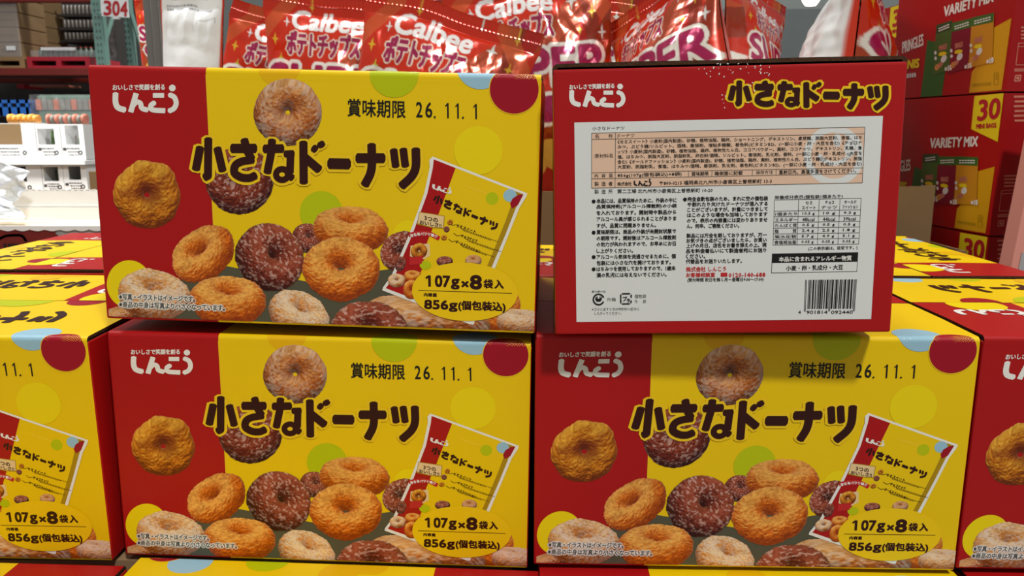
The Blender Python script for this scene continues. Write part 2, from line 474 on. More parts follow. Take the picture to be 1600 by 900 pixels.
def build_flap():
    """the near top flap: rounds over the front edge and lies flat to the middle; its print repeats the front"""
    mb = MB(); r, th, gap = CR, 0.0028, 0.0009
    prof = [(-CW / 2 - 0.00005, CH - 0.0092), (-CW / 2 - 0.00005, CH - CR)] + [(-CW / 2 + r - r * math.cos(a), CH - r + r * math.sin(a)) for a in np.linspace(0.2, math.pi / 2, 7)]
    prof += [(-CW / 4, CH + 0.0006), (-gap, CH), (-gap, CH - th), (-CW / 2 + r, CH - th), (-CW / 2 + 0.0001, CH - 0.0092)]
    e = CL / 2 - 0.0012; xs = [-e, -CL / 2 + SPLIT * CL, e]
    n = len(prof)
    for k, key in ((0, 'red'), (1, 'yellow')):
        va = [(xs[k], y, z) for y, z in prof] + [(xs[k + 1], y, z) for y, z in prof]
        fo = [(i, i + n, i + 1 + n, i + 1) for i in range(10)]
        fi = [(i, i + n, (i + 1) % n + n, (i + 1) % n) for i in range(10, n)]
        mb.add(va, fo, key); mb.add(va, fi, 'kraft_dark')
        mb.add(va, [tuple(range(n)) if k == 0 else tuple(range(2 * n - 1, n - 1, -1))], 'kraft_dark')
    z = lambda q, off: np.c_[surf_top(q, off)[:, :2], CH + 0.0007 * (1 - np.abs(q[:, 1] / (CW / 2) - 0.5) * 2) + off + 0.00012]
    FLIPS.add(z)
    W2 = CW / 2
    dot = lambda x, y, r, k, ly: draw(mb, ellipse(x, y, r, n=48, rings=10), k, ly, z, None, ((0.002, 0.0042), (CL - 0.002, W2 - 0.001)))
    dot(0.245, W2, 0.03, 'green', 1); dot(0.31, W2 - 0.002, 0.02, 'crimson', 1); dot(0.06, 0.125, 0.028, 'lemon', 2); dot(0.19, 0.02, 0.018, 'amber', 1)
    # second printing of the mark and the title, set to read from this side
    fl = lambda x0, x1, y0, y1: (lambda p: np.stack([x0 + (p[..., 0] - 300) / 358.0 * (x1 - x0), y0 + (p[..., 1] - 212) / 86.0 * (y1 - y0)], -1))
    draw(mb, title_shapes(fl(0.118, 0.325, 0.035, 0.092), 0, 0.00060), 'title', 3, z)
    draw(mb, logo_shapes(0.022, 0.070, 0.088, 0.104), 'white', 3, z)
    return mb.mesh('top_flap')

DISC = [(268, 352, 300)]
def build_carton_parts():
    parts = {}
    lo, hi = (0.0025, 0.0), (CL - 0.0008, CH - 0.0022)
    F = lambda mb, sh, k, ly: draw(mb, sh, k, ly, surf_front, P2F, (lo, hi))
    # --- mark on the front
    mb = MB()
    F(mb, logo_shapes(176.2, 132.5, 280, 177.5), 'white', 2)
    F(mb, txt('おいしさで笑顔を創る', (176.3, 132.2), (257.5, 131.5), 9, 0.35), 'white', 2)
    parts['logo'] = mb.mesh('logo')
    # --- pictures of doughnuts
    mb = MB()
    spec = [(1, (449.5, 175.5, 53.5, 53, .3), 'cin'), (1, (230, 303.5, 53.5, 53.5, 0), 'old'), (1, (374.5, 282, 54, 53.5, 0), 'choco'),
            (3, (190, 492, 34, 15, -.25), 'cin'), (4, (480, 372, 24, 23, .6), 'choco'), (4, (628, 393, 35, 31, -.6), 'choco'),
            (4, (778, 480, 34, 38, .6), 'gold'), (5, (816, 503, 40, 20, .1), 'sugar'), (5, (547.5, 358.5, 60, 36.5, .08), 'gold'),
            (5, (318.5, 397.5, 54, 40, -.62), 'gold'), (6, (421.5, 402, 56.5, 51.5, .75), 'choco'), (7, (533, 421, 61, 51, .05), 'gold'),
            (7, (241, 460, 57.5, 39.5, .16), 'sugar'), (8, (357, 470, 61.5, 39, .06), 'gold'), (7, (668, 498, 100, 34, .14), 'cin'),
            (8, (467, 492, 50, 37, .42), 'sugar'), (9, (577, 521, 64, 51, .1), 'choco')]
    F(mb, poly([(238, 470), (300, 425), (350, 415), (480, 440), (540, 430), (612, 420), (640, 470), (700, 508), (745, 517), (832, 519), (600, 517), (168, 496), (200, 488)]), 'slate', 1)
    for x, y, ly in ((374, 280, 0.4), (480, 370, 3.4), (628, 390, 3.4), (426, 397, 5.4), (577, 516, 8.4)): F(mb, ellipse(x, y, 13, 13), 'title', ly)
    F(mb, ellipse(530, 412, 18, 16), 'slate', 6.4)
    for i, (ly, a, k) in enumerate(spec):
        pts, f, col, dep = doughnut(*a, kind=k, seed=i + 1, se={10: .74, 15: .48, 4: .7}.get(i))
        q = np.clip(P2F(pts), lo, hi)
        mb.add(surf_front(q, 0.00010 + ly * 0.00004 + dep * 0.000036), outward(q, f, surf_front), 'photo', col)
    parts['doughnut_picture'] = mb.mesh('doughnut_picture')
    # --- title
    mb = MB()
    F(mb, title_shapes(grow=4.6), 'gold', 10); F(mb, title_shapes(), 'title', 17)
    parts['title_lettering'] = mb.mesh('title_lettering')
    # --- best-before stamp
    mb = MB()
    F(mb, txt('賞味期限', (543.5, 154.3), (633.5, 157.6), 27, 0.45), 'black', 6)
    for b, x0, x1 in (('2', 650.5, 660), ('6', 665, 675.3), ('1', 696, 702), ('1', 712, 717.5), ('1', 740, 746)):
        y = 159.4 + (x0 - 650) * 0.031
        if b == '1': F(mb, stroke([((x0 + x1) / 2 + 0.8, y + 0.5), ((x0 + x1) / 2 + 1.1, y + 23.4)], 2.5, 0.3) + stroke([((x0 + x1) / 2 + 0.6, y + 1.2), (x0, y + 5)], 1.8, 0.3), 'black', 6)
        else: F(mb, txt(b, (x0, y), (x1, y + 0.3), 23.4, 0.4), 'black', 6)
    for x in (679.3, 723.5): F(mb, ellipse(x, 183 + (x - 679) * 0.02, 1.7, n=10), 'black', 6)
    parts['date_stamp'] = mb.mesh('date_stamp')
    # --- small caution print on a white ground
    mb = MB()
    for body, a, b, h in (('※写真・イラストはイメージです。', (187, 458.6), (305, 462.4), 9.2), ('※商品の中身は写真より小さくなっています。', (187, 470.6), (351.5, 476.4), 9.2)):
        F(mb, txt(body, a, b, h, 2.1, 2), 'white', 12); F(mb, txt(body, a, b, h, 0.25, 2), 'grey_ink', 14)
    parts['caution_print'] = mb.mesh('caution_print')
    # --- picture of one bag
    mb = MB(); c5 = lambda *p: [(640 + x / 3.2143, 240 + y / 3.2143) for x, y in p]
    ring = [(676, 244.5), (824, 302), (822, 308), (811.5, 325), (795, 366), (768, 432), (740, 507), (733, 506), (662, 478), (597.5, 453.5), (598.5, 449), (612, 430), (640, 365), (663, 302), (671.5, 262), (671, 250)]
    inner = [(678, 249), (818, 303.5), (806, 325), (790, 366), (763, 430), (737, 500), (662, 472), (603, 450), (617, 431), (645, 365), (668, 302), (676.5, 262)]
    F(mb, poly(ring), 'white', 12); F(mb, poly(inner), 'yellow', 13)
    F(mb, poly([(678, 249), (712, 262.5), (686, 333), (668, 377), (660, 420), (640, 464), (603, 450), (617, 431), (645, 365), (668, 302), (676.5, 262)]), 'red', 14)
    F(mb, poly([(818, 303.5), (806, 325), (790, 366), (763, 430), (755, 448), (748, 446), (772, 390), (790, 345), (803, 308), (806, 299)]), 'olive', 14)
    F(mb, poly(c5((262, 150), (450, 215), (446, 222), (300, 178))), 'gold', 13.6)
    F(mb, ellipse(769, 310, 10, n=24), 'green', 14); F(mb, ellipse(797, 305.5, 10.5, 10, n=24), 'blue', 15)
    F(mb, poly([(818, 303.5), (809.5, 320), (800, 326), (797, 318), (801, 310), (810, 304)]), 'crimson', 16)
    an = math.atan2(205 - 140, 218 - 118) * 0.62
    tw = lambda p: np.stack([677.5 + (p[:, 0]) * 29 - p[:, 1] * 2.2, 284.5 + p[:, 0] * 8.8 + p[:, 1] * 11], 1)
    F(mb, logo_shapes(0, 0, 1, 1, tw, 0.0) if False else [(tw(p), f) for p, f in logo_shapes(0, 0, 1, 1)], 'white', 16)
    tl = lambda p: np.stack([679 + (p[..., 0] - 300) / 358 * 101 - (p[..., 1] - 212) / 86 * 4, 302 + (p[..., 0] - 300) / 358 * 44 + (p[..., 1] - 212) / 86 * 16], -1)
    F(mb, title_shapes(tl, 0, 0.27), 'title', 17)
    F(mb, poly(c5((48, 292), (105, 300), (178, 312), (172, 378), (110, 372), (38, 355))), 'olive', 16)
    F(mb, poly(c5((50, 295), (105, 303), (174, 315), (168, 372), (110, 367), (42, 350))), 'cream', 17)
    F(mb, txt('3つの', c5((76, 312))[0], c5((142, 326))[0], 6.5, 0.35, 2), 'title', 18); F(mb, txt('おいしさ!!', c5((52, 334))[0], c5((160, 352))[0], 6, 0.3, 2), 'title', 18)
    F(mb, stroke(curve(c5((0, 408), (50, 398), (100, 402), (148, 425)), 5), 7, 0.3), 'red_ink', 17)
    for i, chh in enumerate('個包装パッケージ'):
        x = 4 + i * 17.5; y = 402 + (x - 60) ** 2 * 0.0026
        F(mb, txt(chh, c5((x, y - 8))[0], c5((x + 14, y - 6))[0], 4.6, 0.2, 2), 'white', 18)
    def mini(x, y, rx, ry, kind, sd, ly, rot=0):
        p, f, c, dep = doughnut(x, y, rx, ry, rot, kind, sd, 40, 30)
        q = np.clip(P2F(p), lo, hi)
        mb.add(surf_front(q, 0.00010 + ly * 0.00004 + dep * 0.00003), outward(q, f, surf_front), 'photo', c)
    mini(703.5, 347, 4.6, 4.6, 'old', 21, 17); mini(698, 358, 4.8, 4.8, 'choco', 22, 17); mini(694, 371, 4.6, 4.4, 'old', 23, 17)
    for k, (a, b, body) in enumerate((((238, 352), (335, 386), 'セミスイート'), ((262, 405), (342, 432), 'チョコナッツ'), ((236, 434), (358, 486), 'オールドファッション'))):
        F(mb, txt(body, c5(a)[0], c5(b)[0], 4.4, 0.25, 2, True), 'title', 17)
        F(mb, stroke(c5((a[0] - 40, a[1] - 5), (a[0] - 22, a[1] + 8), (a[0] - 4, a[1] + 4)), 0.8), 'title', 17)
        for j in range(2):
            s0 = np.array(c5((a[0] + 20 + 10 * j, a[1] + 24 + j * 9))[0]); dd = np.array([58 - 14 * j - k * 3, 20.5 - 5 * j - k])
            for t in np.linspace(0, 0.97, 22):
                F(mb, stroke([s0 + dd * t, s0 + dd * (t + 0.025)], 1.3, 0), 'title', 17)
    F(mb, poly(c5((6, 462), (100, 450), (104, 512), (70, 530), (2, 515))), 'cream', 16)
    mini(655, 392, 13, 12.5, 'old', 24, 17); F(mb, poly(c5((0, 520), (70, 512), (62, 552), (0, 560))), 'red_ink', 18); F(mb, ellipse(665, 414, 9, 7, n=24), 'green', 17)
    mini(695, 408, 13, 8, 'choco', 25, 17); mini(740, 407, 13, 9, 'cin', 26, 17); mini(626, 412, 8, 12, 'choco', 27, 17, rot=0.3)
    mini(620, 438, 14, 11, 'sugar', 28, 18); mini(645, 431, 14, 9, 'gold', 29, 17); mini(643, 452, 13, 15, 'gold', 30, 19)
    parts['pouch_picture'] = mb.mesh('pouch_picture')
    # --- oval with the weights
    mb = MB(); c4 = lambda x, y: (480 + x / 4, 300 + y / 4)
    F(mb, ellipse(726.5, 455.5, 82.5, 45.5, 0.04, 64), 'badge', 22)
    for body, a, b, h, bo in (('07', (802, 521), (892, 524), 17, 1.15), ('g', (902, 542), (950, 544), 15.5, 1.1), ('×', (966, 556), (1008, 557), 9, 0.9), ('8', (1022, 521), (1088, 523), 20.5, 1.5),
                              ('袋', (1104, 545), (1160, 547), 13.5, 0.75), ('入', (1172, 548), (1227, 550), 13, 0.85), ('内容量', (731, 629), (811, 632), 5.5, 0.4),
                              ('856', (735, 673), (880, 678), 13.5, 1.05), ('g', (888, 692), (938, 694), 13, 1.0), ('(個包装込)', (947, 678), (1238, 688), 16, 0.85)):
        F(mb, txt(body, c4(*a), c4(*b), h, bo), 'title', 24)
    F(mb, stroke([c4(765, 522), c4(766, 588)], 4.2, .3) + stroke([c4(762, 524), c4(744, 537)], 3.4, .3), 'title', 24)
    F(mb, poly([c4(695, 611), c4(1279, 630), c4(1279, 634), c4(695, 615)]), 'title', 24)
    parts['weight_badge'] = mb.mesh('weight_badge')
    return parts

def build_end_parts():
    """print of the end panel, in photo pixels of the upper right carton"""
    parts = {}
    E = lambda mb, sh, k, ly: draw(mb, sh, k, ly, surf_end, Q2E)
    mb = MB()
    E(mb, logo_shapes(889.5, 131, 977.8, 168.5), 'white', 2); E(mb, txt('おいしさで笑顔を創る', (889.8, 132.3), (959.8, 130.3), 7.6, 0.3), 'white', 2)
    parts['logo'] = mb.mesh('logo')
    mb = MB(); fn = lambda p: np.stack([1137.4 + (p[..., 0] - 301) / 356.5 * 251, 125.5 + (p[..., 1] - 213) / 84.5 * 48.5 - (p[..., 0] - 301) / 356.5 * 1.2], -1)
    E(mb, title_shapes(fn, 4.0, 0.72), 'gold', 2); E(mb, title_shapes(fn, 0, 0.72), 'title', 10)
    parts['title_lettering'] = mb.mesh('title_lettering')
    # --- the white information panel
    mb = MB()
    quad = [(897.4, 191.5), (1379.5, 181), (1361, 498.5), (900.8, 503)]
    E(mb, poly(quad), 'label', 2)
    E(mb, poly([(924.5, 208.1), (1351.2, 198.5), (1347.2, 285.7), (924.3, 294)]), 'peach', 3)
    rg = ring_arc(1303, 243, 36, 47, 0, 360, 60); rg = [(np.c_[np.clip(p[:, 0], 0, 1348), np.clip(p[:, 1], 200.4, 285.6)], f) for p, f in rg]
    E(mb, rg, 'label', 4)
    E(mb, [(np.c_[np.clip(p[:, 0], 0, 1348), p[:, 1]], f) for p, f in ring_arc(1303, 228, 24, 31, 25, 150, 24)], 'label', 4)
    for x, y, a, b in ((1308, 219, 6, 11), (1328, 231, 9, 14), (1284, 249, 5, 5)): E(mb, ellipse(x, y, a, b, n=20), 'label', 4)
    def line(a, b, w=0.75, k='grey_ink'): E(mb, stroke([a, b], w, 0), k, 6)
    box = [(924.5, 208.1), (1351.2, 198.5), (1347.2, 285.7), (924.3, 294)]
    for i in range(4): line(box[i], box[(i + 1) % 4])
    line((924.4, 217.8), (1350.8, 208.9)); line((924.3, 270), (1348, 262.2)); line((924.3, 279.5), (1347.6, 271.2)); line((961.7, 207.3), (960.9, 293.2))
    line((1076, 266.8), (1075.6, 276)); line((1112.5, 266), (1112, 275.3)); line((1175.5, 264.8), (1175.2, 274)); line((1212.6, 264), (1212.3, 273.3))
    T = lambda s, x0, y0, x1, y1, h, bo=0.12, k='black', ly=8: E(mb, txt(s, (x0, y0), (x1, y1), h, bo, 1), k, ly)
    T('小さなドーナツ', 925.3, 197.9, 975.8, 197, 5.8, 0); T('名', 929.7, 209.7, 936, 209.6, 6.3, 0); T('称', 950.8, 209.3, 957.4, 209.2, 6.3, 0); T('ドーナツ', 965, 209.3, 991.4, 208.5, 6, 0)
    ing = ['《セミスイート》小麦粉(国内製造)、砂糖、植物油脂、鶏卵、ショートニング、デキストリン、麦芽糖、脱脂大豆粉、食塩、はち',
           'みつ、ぶどう糖/ソルビット、酒精、膨張剤、増粘多糖類、着色料(ビタミンB2)、(一部に小麦・卵・大豆を含む)《チョコナ',
           'ッツ》小麦粉(国内製造)、砂糖、植物油脂、鶏卵、植物性たん白、ココアパウダー、澱粉、ココナッツ、デキストリン、乳糖、食',
           '塩、はちみつ、脱脂大豆粉、脱脂粉乳、卵白粉/酒精、ソルビット、膨張剤、乳化剤、香料、(一部に小麦・卵・乳成分・大豆を',
           '含む)《オールドファッション》小麦粉(国内製造)、砂糖、植物油脂、鶏卵、澱粉、植物性たん白、ぶどう糖、デキストリン、脱脂',
           '大豆粉、脱脂粉乳、食塩、はちみつ/酒精、膨張剤、乳化剤、着色料(ビタミンB2)、(一部に小麦・卵・乳成分・大豆を含む)']
    for i, s in enumerate(ing): T(s, 965, 218.6 + 7.85 * i, 1346.5, 211.5 + 8.25 * i, 6.9, 0.1)
    T('原材料名', 929, 240.6, 957.8, 239.8, 6.6, 0)
    T('内', 929, 271.8, 934.6, 271.7, 6, 0); T('容', 940, 271.4, 946, 271.3, 6, 0); T('量', 951.4, 271, 957.5, 270.9, 6, 0)
    T('856g(107g(個包装込)×8袋)', 965, 271, 1065, 268.7, 6.8); T('賞味期限', 1080.5, 268.6, 1107, 267.9, 6.3); T('箱側面に記載', 1116.4, 267.9, 1160.3, 266.9, 6.3); T('保存方法', 1181, 266.5, 1207.5, 265.9, 6.2, 0)
    T('直射日光、高温多湿をさけてください。', 1217, 265.7, 1337.6, 263, 6.8)
    for i, (a, b) in enumerate(zip('製造者', '製造所')):
        x = 929 + 10.9 * i; T(a, x, 284 - 0.2 * i, x + 6.4, 283.9 - 0.2 * i, 6.8, 0.05); T(b, x, 296 - 0.1 * i, x + 6.4, 296 - 0.1 * i, 6.8, 0.05)
    T('株式会社', 964.7, 284.6, 987, 284, 6); E(mb, logo_shapes(990, 279.2, 1018, 291), 'black', 8)
    T('〒800-0215 福岡県北九州市小倉南区上曽根新町 13-3', 1030.5, 282.9, 1205.8, 279.5, 6.6); T('第二工場 北九州市小倉南区上曽根新町 10-20', 964.7, 295.6, 1113.4, 293.7, 6.6)
    colA = [(310.6, 1057, '本品には、品質保持のために、外装の中に'), (319.8, 1057, '品質保持剤(アルコール揮散剤)の小袋'), (329.2, 1056.5, 'を入れております。開封時や製品から'), (339, 1056.5, 'アルコール臭が感じられることがありま'), (349.2, 1025, 'すが、品質に問題ありません。'),
            (359, 1056, '賞味期限は、商品の外装が未開封状態で'), (368.8, 1056, 'の期限です。開封後はアルコール揮散剤'), (378.3, 1056, 'の効力が失われますので、お早めにお召'), (388.4, 989, 'し上がりください。'), (398, 1055.6, 'アルコール気体を流通させるために、個'), (407.5, 1048, '包装には小さな穴を開けております。'), (416.8, 1055.3, 'はちみつを使用しておりますので、1歳未'), (426.4, 1041.5, '満の乳児には与えないでください。')]
    for y, x1, s in colA: T(s, 932.3, y, x1, y - (x1 - 932) * 0.012, 7, 0.25)
    for y in (314.7, 363.4, 401.6, 420.6): E(mb, ellipse(927.6, y, 3.1, n=14), 'black', 8)
    colB = [(307.7, 1074.3, 1199.8, '完全自動包装のため、まれに空の個包装'), (316, 1074, 1199.6, 'や割れたり欠けたドーナツが混入する'), (324.3, 1073.8, 1199.3, 'ことがございますが、計量につきまして'), (332.6, 1073.6, 1199, 'はこのような場合も加味しております'), (341.2, 1073.3, 1198.8, 'ので、表示の内容量には変わりありませ'), (349.8, 1073, 1155, 'ん。何卒、ご容赦ください。'),
            (364.8, 1072.7, 1198, '製品には万全を期しておりますが、万一'), (372.6, 1072.5, 1197.8, 'お気づきの点がございましたら、お買い'), (380.5, 1072.3, 1197.6, '上げの月日、店名をお書き添えの上、現'), (388.7, 1072, 1197.3, '品を料金着払いにて製造者宛にお送り'), (397, 1071.8, 1101.7, 'ください。'), (405, 1071.6, 1159, '代替品をお送りいたします。')]
    for y, x0, x1, s in colB: T(s, x0, y, x1, y - (x1 - x0) * 0.012, 6.9, 0.25)
    E(mb, ellipse(1070.2, 311.6, 3.1, n=14), 'black', 8)
    T('株式会社 しんこう', 1072, 417, 1134.3, 416.2, 7.6, 0.25, 'red_ink'); T('お客様相談室', 1072, 426.2, 1117, 425.6, 7, 0.25, 'red_ink'); T('0120-140-688', 1138.4, 426.6, 1195.6, 425.7, 6.6, 0.3, 'red_ink')
    E(mb, poly([(1126, 426), (1136.3, 425.9), (1136.3, 432), (1126, 432.1)]), 'red_ink', 8); T('(受付時間 祝日を除く月〜金曜日9:00〜17:00)', 1074, 434.4, 1193, 433.2, 6.8, 0.15)
    # nutrition table
    q4 = [(1210, 312.3), (1345.4, 309.7), (1341.6, 381.3), (1207.7, 382.9)]
    cell = homography([(0, 0), (1, 0), (1, 1), (0, 1)], q4); cc = lambda x, y: cell([(x, y)])[0]
    T('栄養成分表示(個包装1個あたり)', 1210.3, 305.6, 1316.8, 303.6, 6.4)
    rows = [0, .249, .372, .5, .623, .751, .872, 1]; cols = [0, .283, .521, .759, 1]
    for r in rows: line(cc(0, r), cc(1, r), 0.7)
    for c in cols: line(cc(c, 0), cc(c, 1), 0.7)
    def cell_text(s, x0, x1, y0, y1, bo=0.1): a, b = cc(x0, y0), cc(x1, y0); T(s, a[0], a[1], b[0], b[1], (y1 - y0) * 71, bo)
    for i, (a, b) in enumerate((('セミ', 'スイート'), ('チョコ', 'ナッツ'), ('オールド', 'ファッション'))):
        w = .238; x = cols[i + 1]; m = .06 if i == 0 else .05 if i == 1 else .03
        cell_text(a, x + m + .02, x + w - m - .02, .04, .11); cell_text(b, x + m - .02 * (i < 2), x + w - m + .02 * (i < 2), .145, .22)
    for j, (nm, vals) in enumerate((('1個あたり', ('10.5 g', '10 g', '9.3 g')), ('エネルギー', ('48kcal', '44kcal', '39kcal')), ('たんぱく質', ('0.5 g',) * 3), ('脂　　質', ('2.4 g', '2.5 g', '1.8 g')), ('炭水化物', ('5.7 g', '4.9 g', '5.1 g')), ('食塩相当量', ('0.05 g',) * 3))):
        y0, y1 = rows[j + 1] + .025, rows[j + 2] - .02
        if j == 3: cell_text('脂', .015, .06, y0, y1); cell_text('質', .225, .27, y0, y1)
        else: cell_text(nm, .015, .272, y0, y1)
        for i, v in enumerate(vals): cell_text(v, cols[i + 1] + .05, cols[i + 1] + .19, y0 + .005, y1)
    T('(この表示値は、目安です。)', 1262.7, 385.6, 1339.7, 384, 6.2)
    E(mb, poly([(1206.2, 396.3), (1340.8, 394), (1339, 424.4), (1204.9, 426.8)]), 'black', 5); E(mb, poly([(1206.4, 411.2), (1339, 408.9), (1338.2, 423.6), (1205.7, 425.9)]), 'label', 6)
    T('本品に含まれるアレルギー物質', 1217, 401.2, 1330.3, 399.2, 7.6, 0.25, 'white'); T('小麦・卵・乳成分・大豆', 1228.3, 415.3, 1316.8, 413.4, 8, 0.3)
    # recycling marks
    T('ダンボール', 924.6, 453.7, 946.3, 453.4, 3.8); E(mb, ring_arc(935.3, 467.8, 7, 9.4, 22, 340, 34), 'black', 8)
    E(mb, poly([(930, 464), (935.3, 467), (940.6, 463.6), (940.2, 468), (938, 471), (932.6, 471.2), (930.3, 468.4)]), 'black', 8)
    E(mb, poly([(931.5, 462.5), (934.5, 464.4), (933, 465.6)]), 'black', 8); E(mb, poly([(939, 462.4), (936.2, 464.4), (937.6, 465.5)]), 'black', 8)
    T('外箱', 948.6, 465.1, 962, 464.9, 5.6, 0)
    ra = 8.2
    for a, b in (((969.8, 465.5), (970, 460.8)), ((972.5, 459), (983.5, 458.8)), ((986.2, 461), (986.2, 464.2)), ((986, 470), (985.8, 472.6)), ((983.2, 474.6), (972.5, 474.8)), ((970, 473), (969.8, 467.5))): E(mb, stroke([a, b], 2.2, 0.9), 'black', 8)
    T('プ', 973.5, 463, 979.5, 463, 7.6, 0.4); T('ラ', 979.5, 467, 984, 467, 5.4, 0.4)
    T('個包袋', 991.6, 460, 1009.6, 459.8, 5.9, 0); T('外', 991.6, 468.2, 996.3, 468.1, 5.6, 0); T('袋', 1004.4, 468.1, 1009.5, 468, 5.6, 0)
    T('※ゴミに出すときは市町村の区分に', 924.8, 480.7, 998.7, 480.2, 4.8, 0); T('したがってください。', 928.8, 487.2, 971.2, 486.9, 4.6, 0)
    parts['information_label'] = mb.mesh('information_label')
    mb = MB()
    Lc = ['0001101', '0011001', '0010011', '0111101', '0100011', '0110001', '0101111', '0111011', '0110111', '0001011']
    Gc = [''.join('1' if c == '0' else '0' for c in s)[::-1] for s in Lc]; Rc = [''.join('1' if c == '0' else '0' for c in s) for s in Lc]
    bits = '101' + ''.join((Lc if p == 'L' else Gc)[int(d)] for d, p in zip('901814', 'LGLLGG')) + '01010' + ''.join(Rc[int(d)] for d in '092440') + '101'
    bc = homography([(0, 0), (1, 0), (1, 1), (0, 1)], [(1258.2, 437.2), (1338.6, 436.2), (1335.4, 482), (1256.2, 482.6)])
    E(mb, [(bc(np.array([(i / 95, 0), ((i + 0.97) / 95, 0), ((i + 0.97) / 95, 1.09 if i < 3 or i > 91 or 44 < i < 50 else 1), (i / 95, 1.09 if i < 3 or i > 91 or 44 < i < 50 else 1)])), [(0, 1, 2, 3)]) for i, c in enumerate(bits) if c == '1'], 'black', 8)
    for s, x0, x1 in (('4', 1247.2, 1251), ('901814', 1260, 1292.6), ('092440', 1298.6, 1332.2)): E(mb, txt(s, (x0, 485.2), (x1, 484.8), 5.2, 0.1, 2), 'black', 8)
    parts['barcode'] = mb.mesh('barcode')
    # --- scuffed film near the top edge
    mb = MB(); rs = random.Random(5)
    for _ in range(46):
        x, y = rs.uniform(1078, 1205), max(rs.gauss(108, 5), 99.5)
        if rs.random() < .28: x, y = rs.choice((1131, 1166, 1180)) + rs.gauss(0, 3), rs.uniform(118, 170)
        E(mb, ellipse(x, y, rs.uniform(.5, 2.1), rs.uniform(.4, 1.0), rs.uniform(0, 3), 8), 'white', 6)
    parts['scuff_mark'] = mb.mesh('scuff_mark')
    return parts

BODY, FLAP = build_body(), build_flap()
FRONT_PARTS, END_PARTS = build_carton_parts(), build_end_parts()
def link(name, me, parent):
    o = bpy.data.objects.new(name, me); COL.objects.link(o); o.parent = parent; return o
def carton(Mx, label, group=None, end_print=False, name='doughnut_carton', front=True):
    root = empty(name, Mx); tag(root, label, 'carton', group)
    link('body', BODY, root)
    link('top_flap', FLAP, root); f2 = link('top_flap', FLAP, root); f2.rotation_euler = (0, 0, math.pi)
    if front:
        for k, me in FRONT_PARTS.items(): link(k, me, root)
    if end_print:
        for k, me in END_PARTS.items():
            if k == 'barcode': continue
            o = link(k, me, root)
            if k == 'information_label':
                o['label'] = 'white printed information label'; link('barcode', END_PARTS['barcode'], o)
    return root
FRONT = lambda Mx: Mx @ Matrix.Translation((0, CW / 2, 0))
def ground(x, y, z, yaw=0.0, roll=0.0, pit=0.0): return pose(x, y, z, yaw, roll, pit)
GD = 'doughnut cartons of the front display'
carton(FRONT(POSE_A), 'yellow and red doughnut carton facing front, lower of the left pair, directly beneath another', GD)
carton(FRONT(POSE_B), 'yellow and red doughnut carton facing front, beneath the carton with the white information label', GD)
carton(FRONT(POSE_P), 'yellow and red doughnut carton facing front, upper left, with potato chip bags rising behind it', GD)
carton(POSE_Q @ Matrix.Translation((0, CL / 2, 0)) @ Matrix.Rotation(-math.pi / 2, 4, 'Z'),
       'red carton end with white information label and barcode, stacked on top at right', GD, end_print=True)
pC = at(146, 527, 0.712)
carton(FRONT(pose(pC.x - CL / 2, 0.712, -0.4005, -0.03, 0.004, 0.0225)), 'doughnut carton cut by the left edge of the photo, its yellow top bare', GD)
pD = at(1537, 528, 0.678)
carton(FRONT(pose(pD.x + CL / 2 + 0.001, 0.678, -0.3955, -0.02, 0.002, 0.004)), 'doughnut carton cut by the right edge of the photo, showing its red left part', GD)
# ------------------------------------------------------------------ more doughnut cartons: step in front, second row
def lower(Mx, label): return carton(Mx, label, GD, front=False)
ez = -0.40 - CH - 0.003
def on_ground(px, py, Y, yaw, dx, z, ry=0, pit=0):
    p = at(px, py, Y); return pose(p.x + dx, Y, z, yaw, ry, pit)
# the step in front of the wall of cartons: only the rear of their tops shows at the lower edge of the photo
p = at(188, 866, 0.70)
lower(pose(p.x - CL / 2, 0.705 - CW / 2, ez + 0.0045, -0.035, 0.008, 0), 'carton top at the lower left corner of the photo, red at its right end')
p = at(197, 871, 0.70)
lower(pose(p.x + CL / 2, 0.7045 - CW / 2, ez + 0.0012, -0.036, 0.016, 0), 'carton top along the bottom of the photo with a pale blue dot at its left')
p = at(846, 884, 0.68)
lower(pose(p.x + CL / 2, 0.655 + CW / 2, ez + 0.0025, -0.027, 0.0015, 0), 'carton top along the bottom of the photo, red end under the right stack')
p = at(1512, 891, 0.68)
lower(pose(p.x + CL / 2, 0.655 + CW / 2, ez + 0.002, -0.02, 0.0015, 0), 'carton top at the lower right corner of the photo, red and in shade')
# second row, long axis running away from the camera on the outer two
pC2 = at(186, 421, 1.062)
lower(pose(pC2.x - CW / 2, 1.062 + CL / 2, -0.4020, math.pi / 2 - 0.02, 0.0, 0), 'carton behind the far left one, turned endways with its red end nearest')
pD2 = at(1640, 437, 0.975)
lower(pose(pD2.x - CW / 2, 0.975 + CL / 2, -0.3955, math.pi / 2 - 0.03, 0.0, 0), 'carton behind the far right one, turned endways in front of the red snack boxes')
lower(pose(-0.235, 1.0 + CW / 2, -0.402, -0.02, 0, 0), 'carton of the second row hidden behind the left stack')
lower(pose(0.160, 0.985 + CW / 2, -0.397, -0.02, 0, 0), 'carton of the second row seen through the gap between the two stacks')

